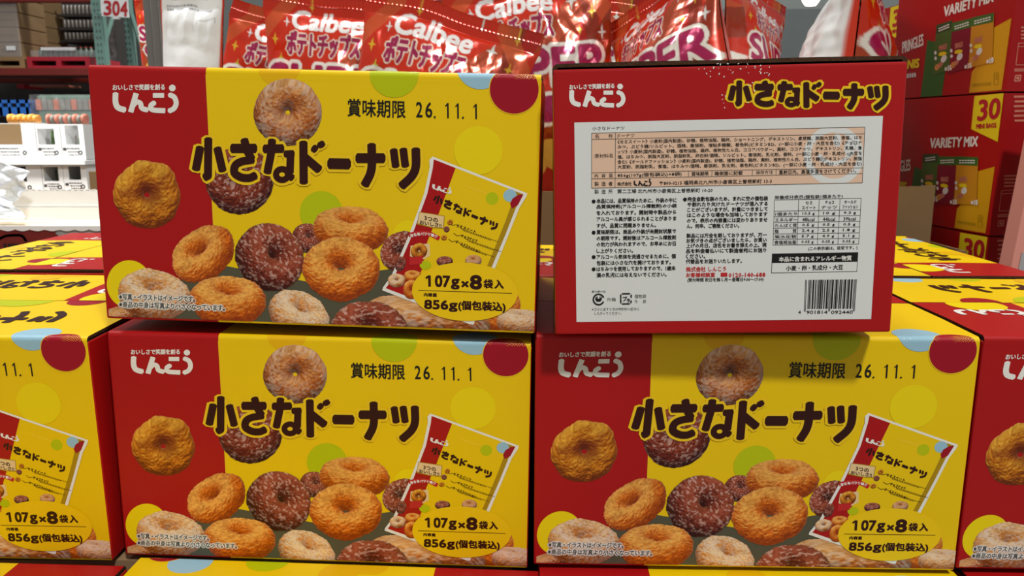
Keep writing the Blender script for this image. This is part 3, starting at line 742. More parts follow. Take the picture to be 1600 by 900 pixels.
M.update(
    plinth=mat('plinth_board', (150, 120, 86), rough=0.8, vary=0.2, scale=8),
    floor=mat('polished_concrete', (150, 148, 144), rough=0.35, vary=0.12, scale=3, bump=0.05),
    wallgrey=mat('wall_panel_grey', (118, 124, 122), rough=0.7, vary=0.06, scale=2),
    walldark=mat('wall_panel_dark', (84, 90, 90), rough=0.7, vary=0.1, scale=4),
    white=M['white'],
)
def structure(name, mb, **k): return tag(mb.build(name, **k), kind='structure')
mb = MB(); mb.box((-7, -4, -0.1), (7, 13, 0), 'floor'); structure('floor', mb)
mb = MB(); mb.box((-7, 12.8, 0), (7, 13, 8), 'wallgrey'); structure('wall_back', mb)
# stepped display plinth that carries everything (wholly hidden behind the cartons)
zA, zE = CAMZ - 0.406, CAMZ - 0.632
mb = MB(); mb.box((-1.05, 0.40, 0), (1.25, 0.985, zE), 'plinth'); structure('trim_1', mb)
mb = MB(); mb.box((-1.05, 0.716, zE + 0.001), (0.0, 1.449, zA), 'plinth'); mb.box((0.0, 0.94, zE + 0.001), (0.85, 1.449, zA), 'plinth'); structure('trim_2', mb)
mb = MB(); mb.box((-2.4, 1.45, 0), (0.85, 2.4, zA), 'plinth'); structure('trim_3', mb)

# ------------------------------------------------------------------ potato chip bags
def raster(shapes, w, h):
    """fills polygons into a w x h mask, 2x2 supersampled"""
    W, Hh = w * 2, h * 2; m = np.zeros((Hh, W), bool)
    for p, f in shapes:
        p = np.asarray(p) * 2
        for t in f:
            for k in range(1, len(t) - 1):
                a, b, c = p[t[0]], p[t[k]], p[t[k + 1]]
                x0, y0 = np.maximum(np.floor(np.minimum(np.minimum(a, b), c)).astype(int), 0)
                x1 = min(int(max(a[0], b[0], c[0])) + 2, W); y1 = min(int(max(a[1], b[1], c[1])) + 2, Hh)
                if x1 <= x0 or y1 <= y0: continue
                X, Y = np.meshgrid(np.arange(x0, x1) + .5, np.arange(y0, y1) + .5)
                cr = lambda u, v: (v[0] - u[0]) * (Y - u[1]) - (v[1] - u[1]) * (X - u[0])
                d1, d2, d3 = cr(a, b), cr(b, c), cr(c, a)
                m[y0:y1, x0:x1] |= ((d1 >= -1e-9) & (d2 >= -1e-9) & (d3 >= -1e-9)) | ((d1 <= 1e-9) & (d2 <= 1e-9) & (d3 <= 1e-9))
    return m.reshape(h, 2, w, 2).mean((1, 3))
def dilate(m, r):
    out = m.copy(); n = int(math.ceil(r))
    for dy in range(-n, n + 1):
        for dx in range(-n, n + 1):
            if dx * dx + dy * dy <= r * r + .3: out = np.maximum(out, np.roll(np.roll(m, dy, 0), dx, 1))
    return out
TW, TH = 400, 500
def paint(img, mask, c): img[:] = img * (1 - mask[..., None]) + lin(c) * mask[..., None]
def bag_front():
    img = np.ones((TH, TW, 3)) * lin((206, 44, 10))
    X, Y = np.meshgrid(np.arange(TW) / TW, np.arange(TH) / TW)
    rs = np.random.RandomState(4)
    for i in range(9):                                     # big tilted facets in browner and redder orange
        a = rs.uniform(-.9, .9); c = rs.uniform(-.2, 1.2); w = rs.uniform(.03, .11)
        d = np.abs((X - c) + a * (Y - .5)); k = (d < w).astype(float) * (0.85 if i % 2 else 0.7)
        paint(img, k, [(158, 72, 32), (178, 20, 12), (206, 92, 44), (140, 48, 20)][i % 4])
    def star(x, y, r, c):
        sh = poly([(x, y - r), (x + r * .16, y - r * .16), (x + r * .62, y), (x + r * .16, y + r * .16), (x, y + r), (x - r * .16, y + r * .16), (x - r * .62, y), (x - r * .16, y - r * .16)])
        P = sh[0][0]; sh = [(np.vstack([[x, y], P]), [(0, i, i % 8 + 1) for i in range(1, 9)])]
        paint(img, raster(sh, TW, TH), c)
    for x, y, r, c in ((300, 80, 22, (214, 214, 206)), (350, 110, 18, (226, 176, 40)), (318, 150, 13, (216, 190, 40)), (375, 160, 20, (220, 220, 214)), (28, 130, 17, (226, 180, 40)), (60, 85, 14, (226, 226, 220)),
                       (345, 40, 13, (226, 186, 60)), (45, 175, 15, (196, 190, 50)), (262, 30, 11, (226, 226, 220)), (120, 40, 12, (230, 190, 60)), (30, 330, 16, (220, 220, 214)), (365, 350, 18, (226, 180, 40))): star(x, y, r, c)
    # white rounded brand word
    calb = txt('Calbee', (72, 52), (252, 52), 48, 2.2, 3, slant=0.10)
    paint(img, raster(calb, TW, TH), (246, 244, 240))
    pot = raster(txt('ポテトチップス', (62, 108), (252, 104), 58, 1.6, 3), TW, TH)
    paint(img, dilate(pot, 4), (240, 226, 204)); paint(img, dilate(pot, 1.4), (158, 26, 76))
    sup = raster(txt('SUPER', (14, 190), (386, 186), 84, 5.0, 3), TW, TH)
    paint(img, dilate(sup, 9), (240, 234, 222)); paint(img, sup, (166, 26, 82))
    big = raster(stroke([(70, 330), (330, 322)], 60, .9), TW, TH)
    paint(img, dilate(big, 9), (240, 234, 222)); paint(img, big, (166, 26, 82))
    chips = [ellipse(90 + 70 * i, 430 + 14 * (i % 2), 46, 34, .3 * i, 28) for i in range(5)]
    for c in chips: paint(img, raster(c, TW, TH), (236, 178, 70))
    return img
def bag_back():
    img = np.ones((TH, TW, 3)) * lin((226, 228, 228))
    L = []
    for y in (62, 96, 112, 128, 150, 178): L += stroke([(30, y), (370, y)], 1.6, 0)
    for y, x0, x1 in ((34, 40, 190), (46, 60, 160), (72, 40, 180), (84, 40, 230), (104, 40, 330), (120, 40, 300), (140, 60, 240), (160, 50, 200), (166, 230, 290), (188, 40, 260)):
        x = x0; rs = random.Random(y)
        while x < x1: w = rs.uniform(3, 9); L += stroke([(x, y), (min(x + w, x1), y)], 4.2, 0); x += w + rs.uniform(1.5, 4)
    L += stroke([(250, 154), (360, 154), (360, 174), (250, 174), (250, 154)], 1.5, 0)
    m = raster(L, TW, TH); paint(img, m * .8, (52, 52, 54)); return img
IMG_F, IMG_B = bag_front(), bag_back()
def sample(img, u, v):
    x = np.clip(u * (TW - 1), 0, TW - 1.001); y = np.clip(v * (TH - 1), 0, TH - 1.001)
    xi, yi = x.astype(int), y.astype(int); fx, fy = (x - xi)[..., None], (y - yi)[..., None]
    return (img[yi, xi] * (1 - fx) + img[yi, xi + 1] * fx) * (1 - fy) + (img[yi + 1, xi] * (1 - fx) + img[yi + 1, xi + 1] * fx) * fy
M['film'] = colour_attr_mat('metallised_bag_film', rough=0.2, spec=0.6, coat=0.5, metal=0.35)
M['film_back'] = colour_attr_mat('white_bag_film', rough=0.34, spec=0.5, coat=0.25)

def grid_object(name, P, C, matl, parent=None, smooth=False):
    nv, nu = P.shape[:2]
    i = np.arange(nv * nu).reshape(nv, nu)
    F = np.stack([i[:-1, :-1], i[1:, :-1], i[1:, 1:], i[:-1, 1:]], -1).reshape(-1, 4)
    me = bpy.data.meshes.new(name)
    me.vertices.add(nv * nu); me.vertices.foreach_set('co', P.reshape(-1).astype(np.float32))
    me.loops.add(F.size); me.loops.foreach_set('vertex_index', F.reshape(-1).astype(np.int32))
    me.polygons.add(len(F)); me.polygons.foreach_set('loop_start', np.arange(0, F.size, 4, dtype=np.int32)); me.polygons.foreach_set('loop_total', np.full(len(F), 4, np.int32))
    me.update(calc_edges=True); me.validate()
    if smooth: me.polygons.foreach_set('use_smooth', [True] * len(F))
    if C is not None:
        a = me.color_attributes.new('Col', 'FLOAT_COLOR', 'POINT'); a.data.foreach_set('color', np.concatenate([C.reshape(-1, 3), np.ones((nv * nu, 1))], 1).astype(np.float32).ravel())
    me.materials.append(matl)
    o = bpy.data.objects.new(name, me); COL.objects.link(o); o.parent = parent
    return o
def crumple(x, y, seed, n=9, f0=4, f1=20):
    rs = np.random.RandomState(seed); t = 0
    wx = fbm(x * 4, y * 4, seed, 2) * .10
    for i in range(n):
        f = rs.uniform(f0, f1); a = rs.uniform(0, math.pi); ph = rs.uniform(0, 9)
        s = (x * math.cos(a) + y * math.sin(a) + wx) * f + ph
        t = t + np.abs((s % 2) - 1) * (f0 / f) * (0.3 + 1.4 * noise(x * 5 + i, y * 5, seed + i))
    return t / n
def chip_bag(label, M4, W=0.32, Hb=0.40, T=0.058, seed=1, wr=0.027, bend=0.0, twist=0.0, plain=False, du=0.0, group='potato chip bags in the display bin'):
    root = empty('potato_chip_bag', M4); tag(root, label, 'snack bag', group)
    def surf(nu, nv, side):
        u, v = np.meshgrid(np.linspace(0, 1, nu), np.linspace(0, 1, nv))
        vv = np.clip((v - .045) / .91, 0, 1)
        e = np.sin(math.pi * u); pv = np.sin(math.pi * vv)
        th = T * np.clip(e, 0, 1) ** .55 * np.clip(pv, 0, 1) ** .62
        x = (u - .5) * W * (1 - .10 * pv ** .7)
        edge = np.clip(e * 3, 0, 1) * (0.35 + 0.65 * np.clip(pv * 2.5, 0, 1))
        cr = crumple(u * W / .32, v * Hb / .32, seed + (50 if side > 0 else 0))
        pl = np.abs(((u * 9 + seed) % 2) - 1) * np.clip(1 - vv * 5.5, 0, 1) * np.clip(vv * 14, 0, 1) * .009
        y = th + (cr - .35) * wr * edge + pl * e
        y = side * np.maximum(y, .0015)
        y = y + .016 * (fbm(u * 2.2 + seed, v * 1.5, seed + 9, 2) - .5) * np.clip(1 - vv * 3.2, 0, 1)
        y = y + .006 * (fbm(u * 3, v * 3, seed + 20) - .5) * np.clip(1 - pv * 3, 0, 1)
        z = (1 - v) * Hb - .035 * (fbm(u * 2 + 3, v * 0, seed + 4, 2) - .5) * (1 - v) + side * 0
        y = y + bend * (np.clip(.45 - v, 0, 1) ** 2) * 2
        a = twist * (u - .5) * (1 - v)
        y = y + a
        return np.stack([x, y, z], -1), u, v
    P, u, v = surf(170, 210, -1); C = sample(IMG_F, np.where(u < du, 1 - np.abs(du - u) * .12, u - du), np.clip(v * Hb / W / 1.25 + .072, 0, 1))
    C0 = sample(IMG_F, np.linspace(0, 1, 120)[None], np.full((1, 120), .072))
    grid_object('front_panel', P, C, M['film'], root)
    P, u, v = surf(110, 130, 1); C = np.ones(u.shape + (3,)) * lin((226, 228, 226)) if plain else sample(IMG_B, 1 - u, np.clip(v * Hb / W / 1.25 + .072, 0, 1))
    # a strip of the printed front wraps round to the edges of the white back
    wrap = np.clip((np.abs(u - .5) - .47) * 60, 0, 1)[..., None]; C = C * (1 - wrap) + lin((196, 48, 18)) * wrap
    grid_object('back_panel', P[:, ::-1], C[:, ::-1], M['film_back'], root)
    # crimped seal along the top
    n = 120; uu = np.linspace(0, 1, n); q, _, _ = surf(n, 3, -1)
    top = q[0]; rows = []
    for k in range(5):
        w = top.copy(); w[:, 2] += k * .0055; w[:, 1] += .0012 * np.sin(uu * 260) + (.001 if k % 2 else -.001); rows.append(w)
    col = np.repeat(C0[:1], 5, 0); grid_object('top_seal', np.stack(rows), col, M['film'], root)
    return root
ZF = 1.235                                             # what the bags stand on inside the bin
def bag(label, px, py, Y, roll=0.0, yaw=0.0, lean=0.0, W=0.32, u=.40, d=.25, floor=ZF, **k):
    """the point u across and d widths below the top of the bag's front is put where px, py is seen"""
    p = at(px, py, Y)
    Hb = d * W + (p.z - floor - abs(math.sin(roll)) * W * max(u, 1 - u)) / math.cos(roll) / max(math.cos(lean), .5)
    R = Matrix.Rotation(yaw, 4, 'Z') @ Matrix.Rotation(lean, 4, 'X') @ Matrix.Rotation(roll, 4, 'Y')
    return chip_bag(label, Matrix.Translation(p) @ R @ Matrix.Translation((-(u - .5) * W, .045, -Hb + d * W)), W=W, Hb=Hb, **k)
bag('potato chip bag seen from its white back, beside the grey column', 322, 38, 1.66, yaw=2.95, W=.135, T=.04, u=.5, d=.30, seed=11, roll=-.08)
bag('red potato chip bag behind the leftmost branded one, showing only its starry left edge', 372, 60, 1.86, roll=.34, yaw=.2, W=.34, seed=12, u=.115, d=.22)
bag('leftmost red potato chip bag with a legible white brand word', 497, 68, 1.70, roll=.06, lean=-.10, W=.335, u=.38, seed=13)
bag('red potato chip bag tilted down to the right, nearest of the row', 653, 88, 1.56, roll=.25, lean=-.12, W=.345, u=.37, seed=14, wr=.036)
bag('red potato chip bag with magenta capitals, above the gap between the two upper cartons', 806, 43, 1.74, roll=-.10, lean=-.05, W=.36, u=.41, seed=15, wr=.032)
bag('red potato chip bag turned aside with slanting print, left of the silver stars', 990, 74, 1.66, roll=-.36, yaw=-1.0, lean=-.05, W=.31, T=.075, u=.36, seed=16)
bag('orange potato chip bag leaning, with only a round magenta letter showing', 1188, 82, 1.86, roll=.20, yaw=.80, lean=-.05, W=.27, T=.06, u=.33, d=.50, seed=17, floor=1.2, du=.20)
bag('potato chip bag on edge, crumpled white back at left and red front at right', 1378, 62, 1.60, roll=.05, yaw=1.27, lean=.05, W=.38, T=.118, u=.03, d=.42, seed=18, wr=.055, plain=True, floor=1.2)
bag('red potato chip bag further back, between the capitals and the slanting print', 918, 14, 2.02, roll=.05, W=.30, u=.5, d=.05, seed=19)
bag('red potato chip bag further back, above the bag tilted down to the right', 606, 10, 2.04, roll=-.05, W=.26, u=.5, d=.05, seed=20)
# ------------------------------------------------------------------ display bin under the bags
M.update(
    metal_grey=mat('grey_painted_steel', (112, 110, 106), rough=0.4, spec=0.5, vary=0.06, scale=20),
    green_steel=mat('green_painted_steel', (112, 150, 140), rough=0.45, vary=0.1, scale=20),
    rack_red=mat('rack_beam_red', (120, 32, 22), rough=0.5, vary=0.15, scale=10),
    pallet_red=mat('red_plastic', (178, 28, 48), rough=0.45),
    wood=mat('pallet_wood', (150, 118, 80), rough=0.85, vary=0.25, scale=12),
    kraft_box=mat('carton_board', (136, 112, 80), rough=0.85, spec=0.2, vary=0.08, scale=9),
    kraft_shade=mat('carton_board_brown_shaded', (120, 96, 66), rough=0.85, spec=0.2, vary=0.1, scale=9),  # darker board: brown bins, and shade of the rear rack cartons put in colour
    wrap=mat('stretch_wrap', (226, 228, 232), rough=0.2, spec=0.7, coat=0.4, alpha=0.13, bump=0.7, scale=30),
    can=mat('can_silver', (150, 146, 140), rough=0.35, metal=0.4),
    darkbox=mat('dark_goods_and_shade', (58, 54, 52), rough=0.7, vary=0.3, scale=14),  # dark goods and trays; on the added blocks and backing it stands for shade
    white_board=mat('white_board', (236, 238, 238), rough=0.6, spec=0.3, bump=0.05, scale=30),
    board_shade=mat('grey_board', (150, 150, 152), rough=0.7),  # grey of the printed carton under the tray
    cream_board=mat('cream_board', (232, 214, 186), rough=0.8),
    blue_plastic=mat('blue_crate_plastic', (34, 96, 176), rough=0.4),
    green_food=mat('leafy_food', (70, 96, 44), rough=0.7, vary=0.6, scale=60),
    snack_orange=mat('orange_packet', (222, 156, 70), rough=0.35, vary=0.3, scale=40),
    snack_pink=mat('pink_packet', (196, 120, 100), rough=0.35, vary=0.3, scale=40),
    snack_grey=mat('grey_packet', (130, 128, 120), rough=0.35, vary=0.4, scale=40),
    dark_red_print=mat('dark_red_print', (112, 20, 16), rough=0.6),
    exit_green=mat('exit_sign_light', (120, 230, 120), rough=0.5, emit=0.8),
    lamp=mat('lamp_glow', (255, 252, 244), rough=0.5, emit=4.0),
    sign_red=mat('sign_red', (186, 26, 34), rough=0.5),
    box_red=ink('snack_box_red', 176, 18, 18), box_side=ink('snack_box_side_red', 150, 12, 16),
    box_green=ink('snack_box_green', 62, 106, 42), box_gold=ink('snack_box_gold', 222, 164, 20), box_yellow=ink('snack_box_yellow', 240, 214, 30),
    bag_green=ink('snack_bag_green', 78, 108, 44), bag_maroon=ink('snack_bag_maroon', 132, 24, 44), bag_gold=ink('snack_bag_gold', 206, 142, 30), bag_dark=ink('snack_bag_dark_green', 54, 78, 40),
    pink_board=mat('pink_board', (222, 150, 136), rough=0.6), grey_board2=mat('pale_grey_board', (170, 172, 176), rough=0.6),
    glass_green=mat('bottle_glass', (92, 120, 104), rough=0.2, spec=0.6), bottle_cap=mat('bottle_cap', (200, 84, 60), rough=0.4),
)
def R3(name, a, b, key, parent=None, bevel=0.0):
    mb = MB(); mb.box(a, b, key); return mb.build(name, parent, bevel=bevel)

def bin_(label, bx0, bx1, by0, by1, ztop, zfl):
    root = empty('display_bin', loc=(0, 0, 0)); tag(root, label, 'bin')
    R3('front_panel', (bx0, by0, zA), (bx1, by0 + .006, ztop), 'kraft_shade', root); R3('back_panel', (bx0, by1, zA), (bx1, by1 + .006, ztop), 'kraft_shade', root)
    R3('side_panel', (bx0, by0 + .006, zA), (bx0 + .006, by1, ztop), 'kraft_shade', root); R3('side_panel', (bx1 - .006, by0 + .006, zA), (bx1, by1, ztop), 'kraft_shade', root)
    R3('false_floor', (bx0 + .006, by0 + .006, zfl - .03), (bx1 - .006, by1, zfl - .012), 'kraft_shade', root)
bin_('tall kraft cardboard bin under the branded chip bags, glimpsed between the upper cartons', -0.715, 0.415, 1.4505, 2.26, 1.312, ZF)
bin_('low kraft cardboard bin under the chip bag on edge, hidden by the white label carton', 0.42, 0.82, 1.4505, 2.26, 1.205, 1.2)

# ------------------------------------------------------------------ red snack boxes at the right
c_hi, c_lo = at(1569.5, 144, 1.52), at(1547.5, 369.5, 1.52)
BX, BH, BLn, BWd = (c_hi.x + c_lo.x) / 2, c_hi.z - c_lo.z, 0.395, 0.27
def snack_box(zb, label, yaw=0.075, y0=1.52, x0=None, parts=True):
    """near left corner at (x0, y0); the long printed side runs away from the camera"""
    root = empty('snack_box', Matrix.Translation((x0 if x0 is not None else BX, y0, zb)) @ Matrix.Rotation(yaw, 4, 'Z')); tag(root, label, 'snack box', 'red snack boxes stacked at the right')
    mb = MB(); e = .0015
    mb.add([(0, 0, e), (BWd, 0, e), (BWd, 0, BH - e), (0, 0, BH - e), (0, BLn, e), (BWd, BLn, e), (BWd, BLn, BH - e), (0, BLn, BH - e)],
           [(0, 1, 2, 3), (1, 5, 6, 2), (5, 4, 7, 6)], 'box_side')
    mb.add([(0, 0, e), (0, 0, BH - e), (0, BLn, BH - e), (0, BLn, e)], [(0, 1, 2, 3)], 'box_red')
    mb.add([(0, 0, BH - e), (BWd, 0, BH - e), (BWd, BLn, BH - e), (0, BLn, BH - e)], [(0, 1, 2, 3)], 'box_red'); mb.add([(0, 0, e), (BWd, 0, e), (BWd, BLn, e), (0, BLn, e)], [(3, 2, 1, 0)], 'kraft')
    b = mb.build('body', root, bevel=.003)
    return root
def face_map(Mx):
    q = [(0, BLn, BH), (0, 0, BH), (0, 0, 0), (0, BLn, 0)]
    return homography(project([(Mx @ Vector(p))[:] for p in q]), [(0, 0), (1, 0), (1, 1), (0, 1)])
def end_map(Mx):
    q = [(0, 0, BH), (BWd, 0, BH), (BWd, 0, 0), (0, 0, 0)]
    return homography(project([(Mx @ Vector(p))[:] for p in q]), [(0, 0), (1, 0), (1, 1), (0, 1)])
def box_surf(q, off): return np.stack([np.full(len(q), -off * 2.5), (1 - np.clip(q[:, 0], .004, .996)) * BLn, (1 - np.clip(q[:, 1], .006, .994)) * BH], 1)
def box_end(q, off): return np.stack([np.clip(q[:, 0], .006, 1) * BWd, np.full(len(q), -off * 2.5), (1 - q[:, 1]) * BH], 1)
z2 = c_lo.z
top_box = snack_box(z2 + BH, 'topmost near red snack box, printed with white lettering and three small bags')
mid_box = snack_box(z2, 'middle red snack box of the right stack, yellow corner tag in full view', yaw=0.085)
low_box = snack_box(z2 - BH, 'red snack box at the bottom of the right stack, mostly behind a yellow carton top', yaw=0.08)
far_box = snack_box(z2 + BH * .84, 'red snack box behind the topmost near one, only its yellow tag showing', y0=1.945, x0=BX + .012, yaw=0.07)
far2 = snack_box(z2 - BH * .161, 'red snack box deep in the right stack, hidden by the white label carton', y0=1.945, x0=BX + .012, yaw=0.07)
FM1, FM2 = face_map(top_box.matrix_basis), face_map(mid_box.matrix_basis)
def b1(*p): return [(1300 + x / 5.3267, y / 5.3267) for x, y in p]      # crop of the upper box
def b2(*p): return [(1380 + x / 2.9, 130 + y / 2.9) for x, y in p]      # crop of the middle box
mbP = MB(); D1 = lambda sh, k, ly: draw(mbP, sh, k, ly, box_surf, FM1)
mbT = MB(); D2_ = lambda sh, k, ly: draw(mbT, sh, k, ly, box_surf, FM2)
FLIPS.add(box_surf) if False else None
# colour fields and lettering (photo pixels of the upper box)
D1(poly(b1((795, 335), (880, 352), (1000, 400), (940, 620), (915, 800), (738, 812))), 'box_green', 1)
D1(poly(b1((1495, 150), (1345, 232), (1300, 420), (1165, 600), (1142, 772), (1412, 748))), 'box_gold', 1)
D1(txt('VARIETY MIX', b1((930, 58))[0], b1((1345, -70))[0], 15.5, .7, 3, slant=.1), 'white', 4)
D1(txt('PRINGLES', b1((588, 352))[0], b1((762, 282))[0], 17.5, .5, 3), 'white', 4)
D1(txt('MINIS', b1((560, 512))[0], b1((722, 490))[0], 13, .9, 3, slant=.12), 'box_yellow', 4)
for t in range(7): D1(stroke([b1((566 + t * 20, 640 - t * 2.6))[0], b1((580 + t * 20, 638 - t * 2.6))[0]], 6.5, 0), 'label', 4)
for cx, key, top, dx in ((0, 'bag_green', 'bag_dark', 0), (1, 'bag_maroon', 'box_green', 138), (2, 'bag_gold', 'box_green', 318)):
    oy = (0, -18, -62)[cx]; w = (138, 170, 190)[cx]; x = 868 + dx - (0, 4, 20)[cx]
    D1(poly(b1((x + 4, 208 + oy), (x + w, 168 + oy), (x + w - 14, 560 + oy * 1.4), (x + w - 40, 585 + oy), (x - 36, 632 + oy), (x - 20, 560 + oy))), key, 6 + cx * 3)
    D1(poly(b1((x + 4, 208 + oy), (x + w, 168 + oy), (x + w - 8, 245 + oy), (x, 284 + oy))), top, 7 + cx * 3)
    for k in range(2):
        qa, qb = np.array(b1((x + 24, 240 + k * 20 + oy))[0]), np.array(b1((x + w - 24, 202 + k * 20 + oy))[0])
        for t in range(6): D1(stroke([qa + (qb - qa) * t / 6, qa + (qb - qa) * (t + .75) / 6], 1.7, 0), 'white', 8 + cx * 3)
    D1(txt('PRINGLES', b1((x + 28, 382 + oy))[0], b1((x + 92, 362 + oy))[0], 8, .4, 1), 'snack_pink', 8 + cx * 3)
    D1(ellipse(*b1((x + 56, 448 + oy))[0], 6.5, 3.2, -.2, 20), 'box_yellow', 8 + cx * 3)
    for k in range(2): D1(ellipse(*b1((x - 4 + k * 2, 440 + 46 * k + oy))[0], 2, 3, 0, 12), 'label', 8 + cx * 3)
    D1(ellipse(*b1((x + 66, 490 + oy))[0], 4, 6.5, .5, 18), 'label', 8 + cx * 3); D1(ellipse(*b1((x + 30, 545 + oy))[0], 7, 3.4, -.7, 18), 'snack_pink', 8 + cx * 3)
    D1(ellipse(*b1((x + 10, 560 + oy))[0], 3.5, 5, .3, 16), 'snack_orange', 8 + cx * 3)
    D1(txt('×10', b1((x + w - 62, 556 + oy * 1.0))[0], b1((x + w - 6, 538 + oy * 1.0))[0], 8, .6, 2), 'white', 9 + cx * 3)
for i in range(9): D1(stroke([b1((1170 + 18 * i, 708 - 1.5 * i))[0], b1((1182 + 18 * i, 707 - 1.5 * i))[0]], 4.2, 0), 'olive', 6)
for y in (600, 655):
    D1(stroke(b1((1352, y + 6), (1388, y), (1386, y + 46), (1350, y + 50), (1352, y + 6)), .7, 0), 'olive', 6)
D1(ellipse(*b1((1370, 625))[0], 1.6, 2, 0, 10), 'olive', 6)
# yellow corner tag (photo pixels of the middle box)
D2_(poly(b2((415, 58), (548, 40), (520, 266), (400, 208))), 'box_yellow', 4)
D2_(txt('30', b2((430, 80))[0], b2((526, 68))[0], 31, 1.3, 3, slant=.1), 'sign_red', 8)
D2_(txt('MINI BAGS', b2((424, 186))[0], b2((514, 180))[0], 7, .5, 2), 'sign_red', 8)
artP, artT = mbP.mesh('printed_side'), mbT.mesh('corner_tag')
mbU = MB(); mbE = MB(); EM = end_map(mid_box.matrix_basis)
def e2(x, y): return (1480 + x / 3.2167, 140 + y / 3.2167)
for k in range(6): draw(mbU, stroke([e2(334 + (k % 2) * 4, 36 + k * 24), e2(420, 34 + k * 24)], 3.2, 0), 'snack_pink', 3, box_end, EM)
for k in range(4): draw(mbE, stroke([e2(284, 434 + k * 17), e2(400, 432 + k * 17)], 2.4, 0), 'snack_pink', 3, box_end, EM)
draw(mbE, stroke([e2(272, 508), e2(420, 500), e2(410, 606), e2(260, 610), e2(272, 508)], 1, 0), 'snack_pink', 3, box_end, EM); draw(mbE, stroke([e2(270, 524), e2(420, 518)], 1, 0), 'snack_pink', 3, box_end, EM)
for k in range(2): draw(mbE, stroke([e2(252, 630 + 8 * k), e2(380, 626 + 8 * k)], 1.6, 0), 'snack_pink', 3, box_end, EM)
draw(mbE, stroke([e2(258, 660), e2(284, 658), e2(280, 684), e2(254, 686), e2(258, 660)], 1.6, 0), 'snack_pink', 3, box_end, EM); draw(mbE, ellipse(*e2(269, 672), 2.4, 2.4, 0, 10), 'snack_pink', 4, box_end, EM)
artE = mbE.mesh('lower_print'); artU = mbU.mesh('upper_print')
for b in (top_box, mid_box, low_box, far_box, far2):
    link('printed_side', artP, b); link('corner_tag', artT, b); link('lower_print', artE, b); link('upper_print', artU, b)
mb = MB(); mb.box((0.856, 1.46, 0), (1.6, 1.935, z2 - BH - .0005), 'plinth'); mb.box((0.856, 1.936, 0), (1.6, 2.7, z2 - BH * .161 - .0005), 'plinth'); structure('trim_4', mb)

# torn kraft carton standing in front of them
p0, p1 = at(1340, 292, 1.415), at(1453, 380, 1.415)
mb = MB(); rs = random.Random(3); n = 24
x0, x1 = p0.x, p1.x
top = [(x0 + (x1 - x0) * i / n, p0.z + (.0015 * rs.random() if i < n - 3 else .003)) for i in range(n + 1)]
for y, sgn in ((1.415, 1), (1.4185, -1)):
    vs = [(x, y, zA + .0005) for x, _ in top] + [(x, y, z) for x, z in top]
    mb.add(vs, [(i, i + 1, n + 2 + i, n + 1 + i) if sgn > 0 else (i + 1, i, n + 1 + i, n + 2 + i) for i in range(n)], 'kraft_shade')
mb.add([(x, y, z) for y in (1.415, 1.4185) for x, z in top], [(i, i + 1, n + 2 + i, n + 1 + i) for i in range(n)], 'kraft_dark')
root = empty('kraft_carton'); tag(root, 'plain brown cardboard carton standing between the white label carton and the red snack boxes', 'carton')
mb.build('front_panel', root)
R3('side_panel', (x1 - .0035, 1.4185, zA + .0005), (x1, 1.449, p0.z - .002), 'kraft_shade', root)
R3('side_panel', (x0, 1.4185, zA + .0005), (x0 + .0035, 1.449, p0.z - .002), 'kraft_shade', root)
# pink carton cut by the right edge of the photo
q0 = at(1583.5, 404, 1.42)
o = empty('pink_carton', Matrix.Translation(q0) @ Matrix.Rotation(.085, 4, 'Y')); tag(o, 'pink and pale grey carton cut by the right edge of the photo', 'carton')
R3('body', (0, 0, -.10), (.10, .04, .26), 'pink_board', o, .002); R3('lower_label', (.012, -.002, -.10), (.098, -.0005, .012), 'grey_board2', o)

# ------------------------------------------------------------------ left: neighbouring stack with an open white tray
Y1 = 1.75
a, b = at(-90, 357, Y1), at(176, 357, Y1); zt = b.z
root = empty('red_snack_carton'); tag(root, 'dark red and grey printed carton under the open white tray at left', 'carton')
R3('body', (a.x, Y1, zA), (b.x, Y1 + .30, zt - .002), 'board_shade', root)
mb = MB(); rag = [(-90, 359), (80, 358), (88, 360), (86, 364), (92, 369), (96, 374), (99, 379), (104, 380), (104, 400), (104, 440), (-90, 440)]
def on_y(pts, Y, off=0): return [tuple(at(x, y, Y - off)) for x, y in pts]
mb.add(on_y(rag, Y1, .001), [tuple(range(len(rag)))], 'dark_red_print')
for p, f in stroke(curve([(-4, 375), (8, 369), (22, 367.5), (34, 368.5), (41, 377)], 6), 4, .3): mb.add(on_y(p, Y1, .002), f, 'black')
for i, (p, f) in enumerate(txt('HETTE', (-6, 381.5), (66, 382.5), 22, 1.0)): mb.add(on_y(p, Y1, .002 + i * .0001), f, 'black')
mb.build('printed_front', root)
root = empty('open_tray'); tag(root, 'open white cardboard tray with scalloped front edge on the red and grey carton', 'tray')
mb = MB(); n = 60
fr = []
for i in range(n + 1):
    x = a.x + (b.x - a.x) * i / n; fr.append((x, zt - .0015 - .004 * abs(math.sin(i * math.pi / 5.2))))
mb.add([(x, Y1 - .004, z) for x, z in fr] + [(x, Y1 - .004, zt + .006) for x, z in fr] + [(x, Y1, zt + .006) for x, z in fr], [(i, i + 1, n + 2 + i, n + 1 + i) for i in range(n)] + [(n + 1 + i, n + 2 + i, 2 * n + 3 + i, 2 * n + 2 + i) for i in range(n)], 'white_board')
mb.build('front_lip', root)
R3('tray_floor', (a.x, Y1, zt - .001), (b.x, Y1 + .17, zt + .001), 'cream_board', root)
bw = at(100, 297, Y1 + .17)
mb = MB(); mb.box((a.x, Y1 + .17, zt), (b.x, Y1 + .174, bw.z), 'white_board'); mb.box((a.x, Y1 + .168, zt + .032), (b.x, Y1 + .1705, zt + .036), 'white_board'); mb.box((a.x, Y1 + .166, zt), (b.x, Y1 + .17, zt + .03), 'white_board')
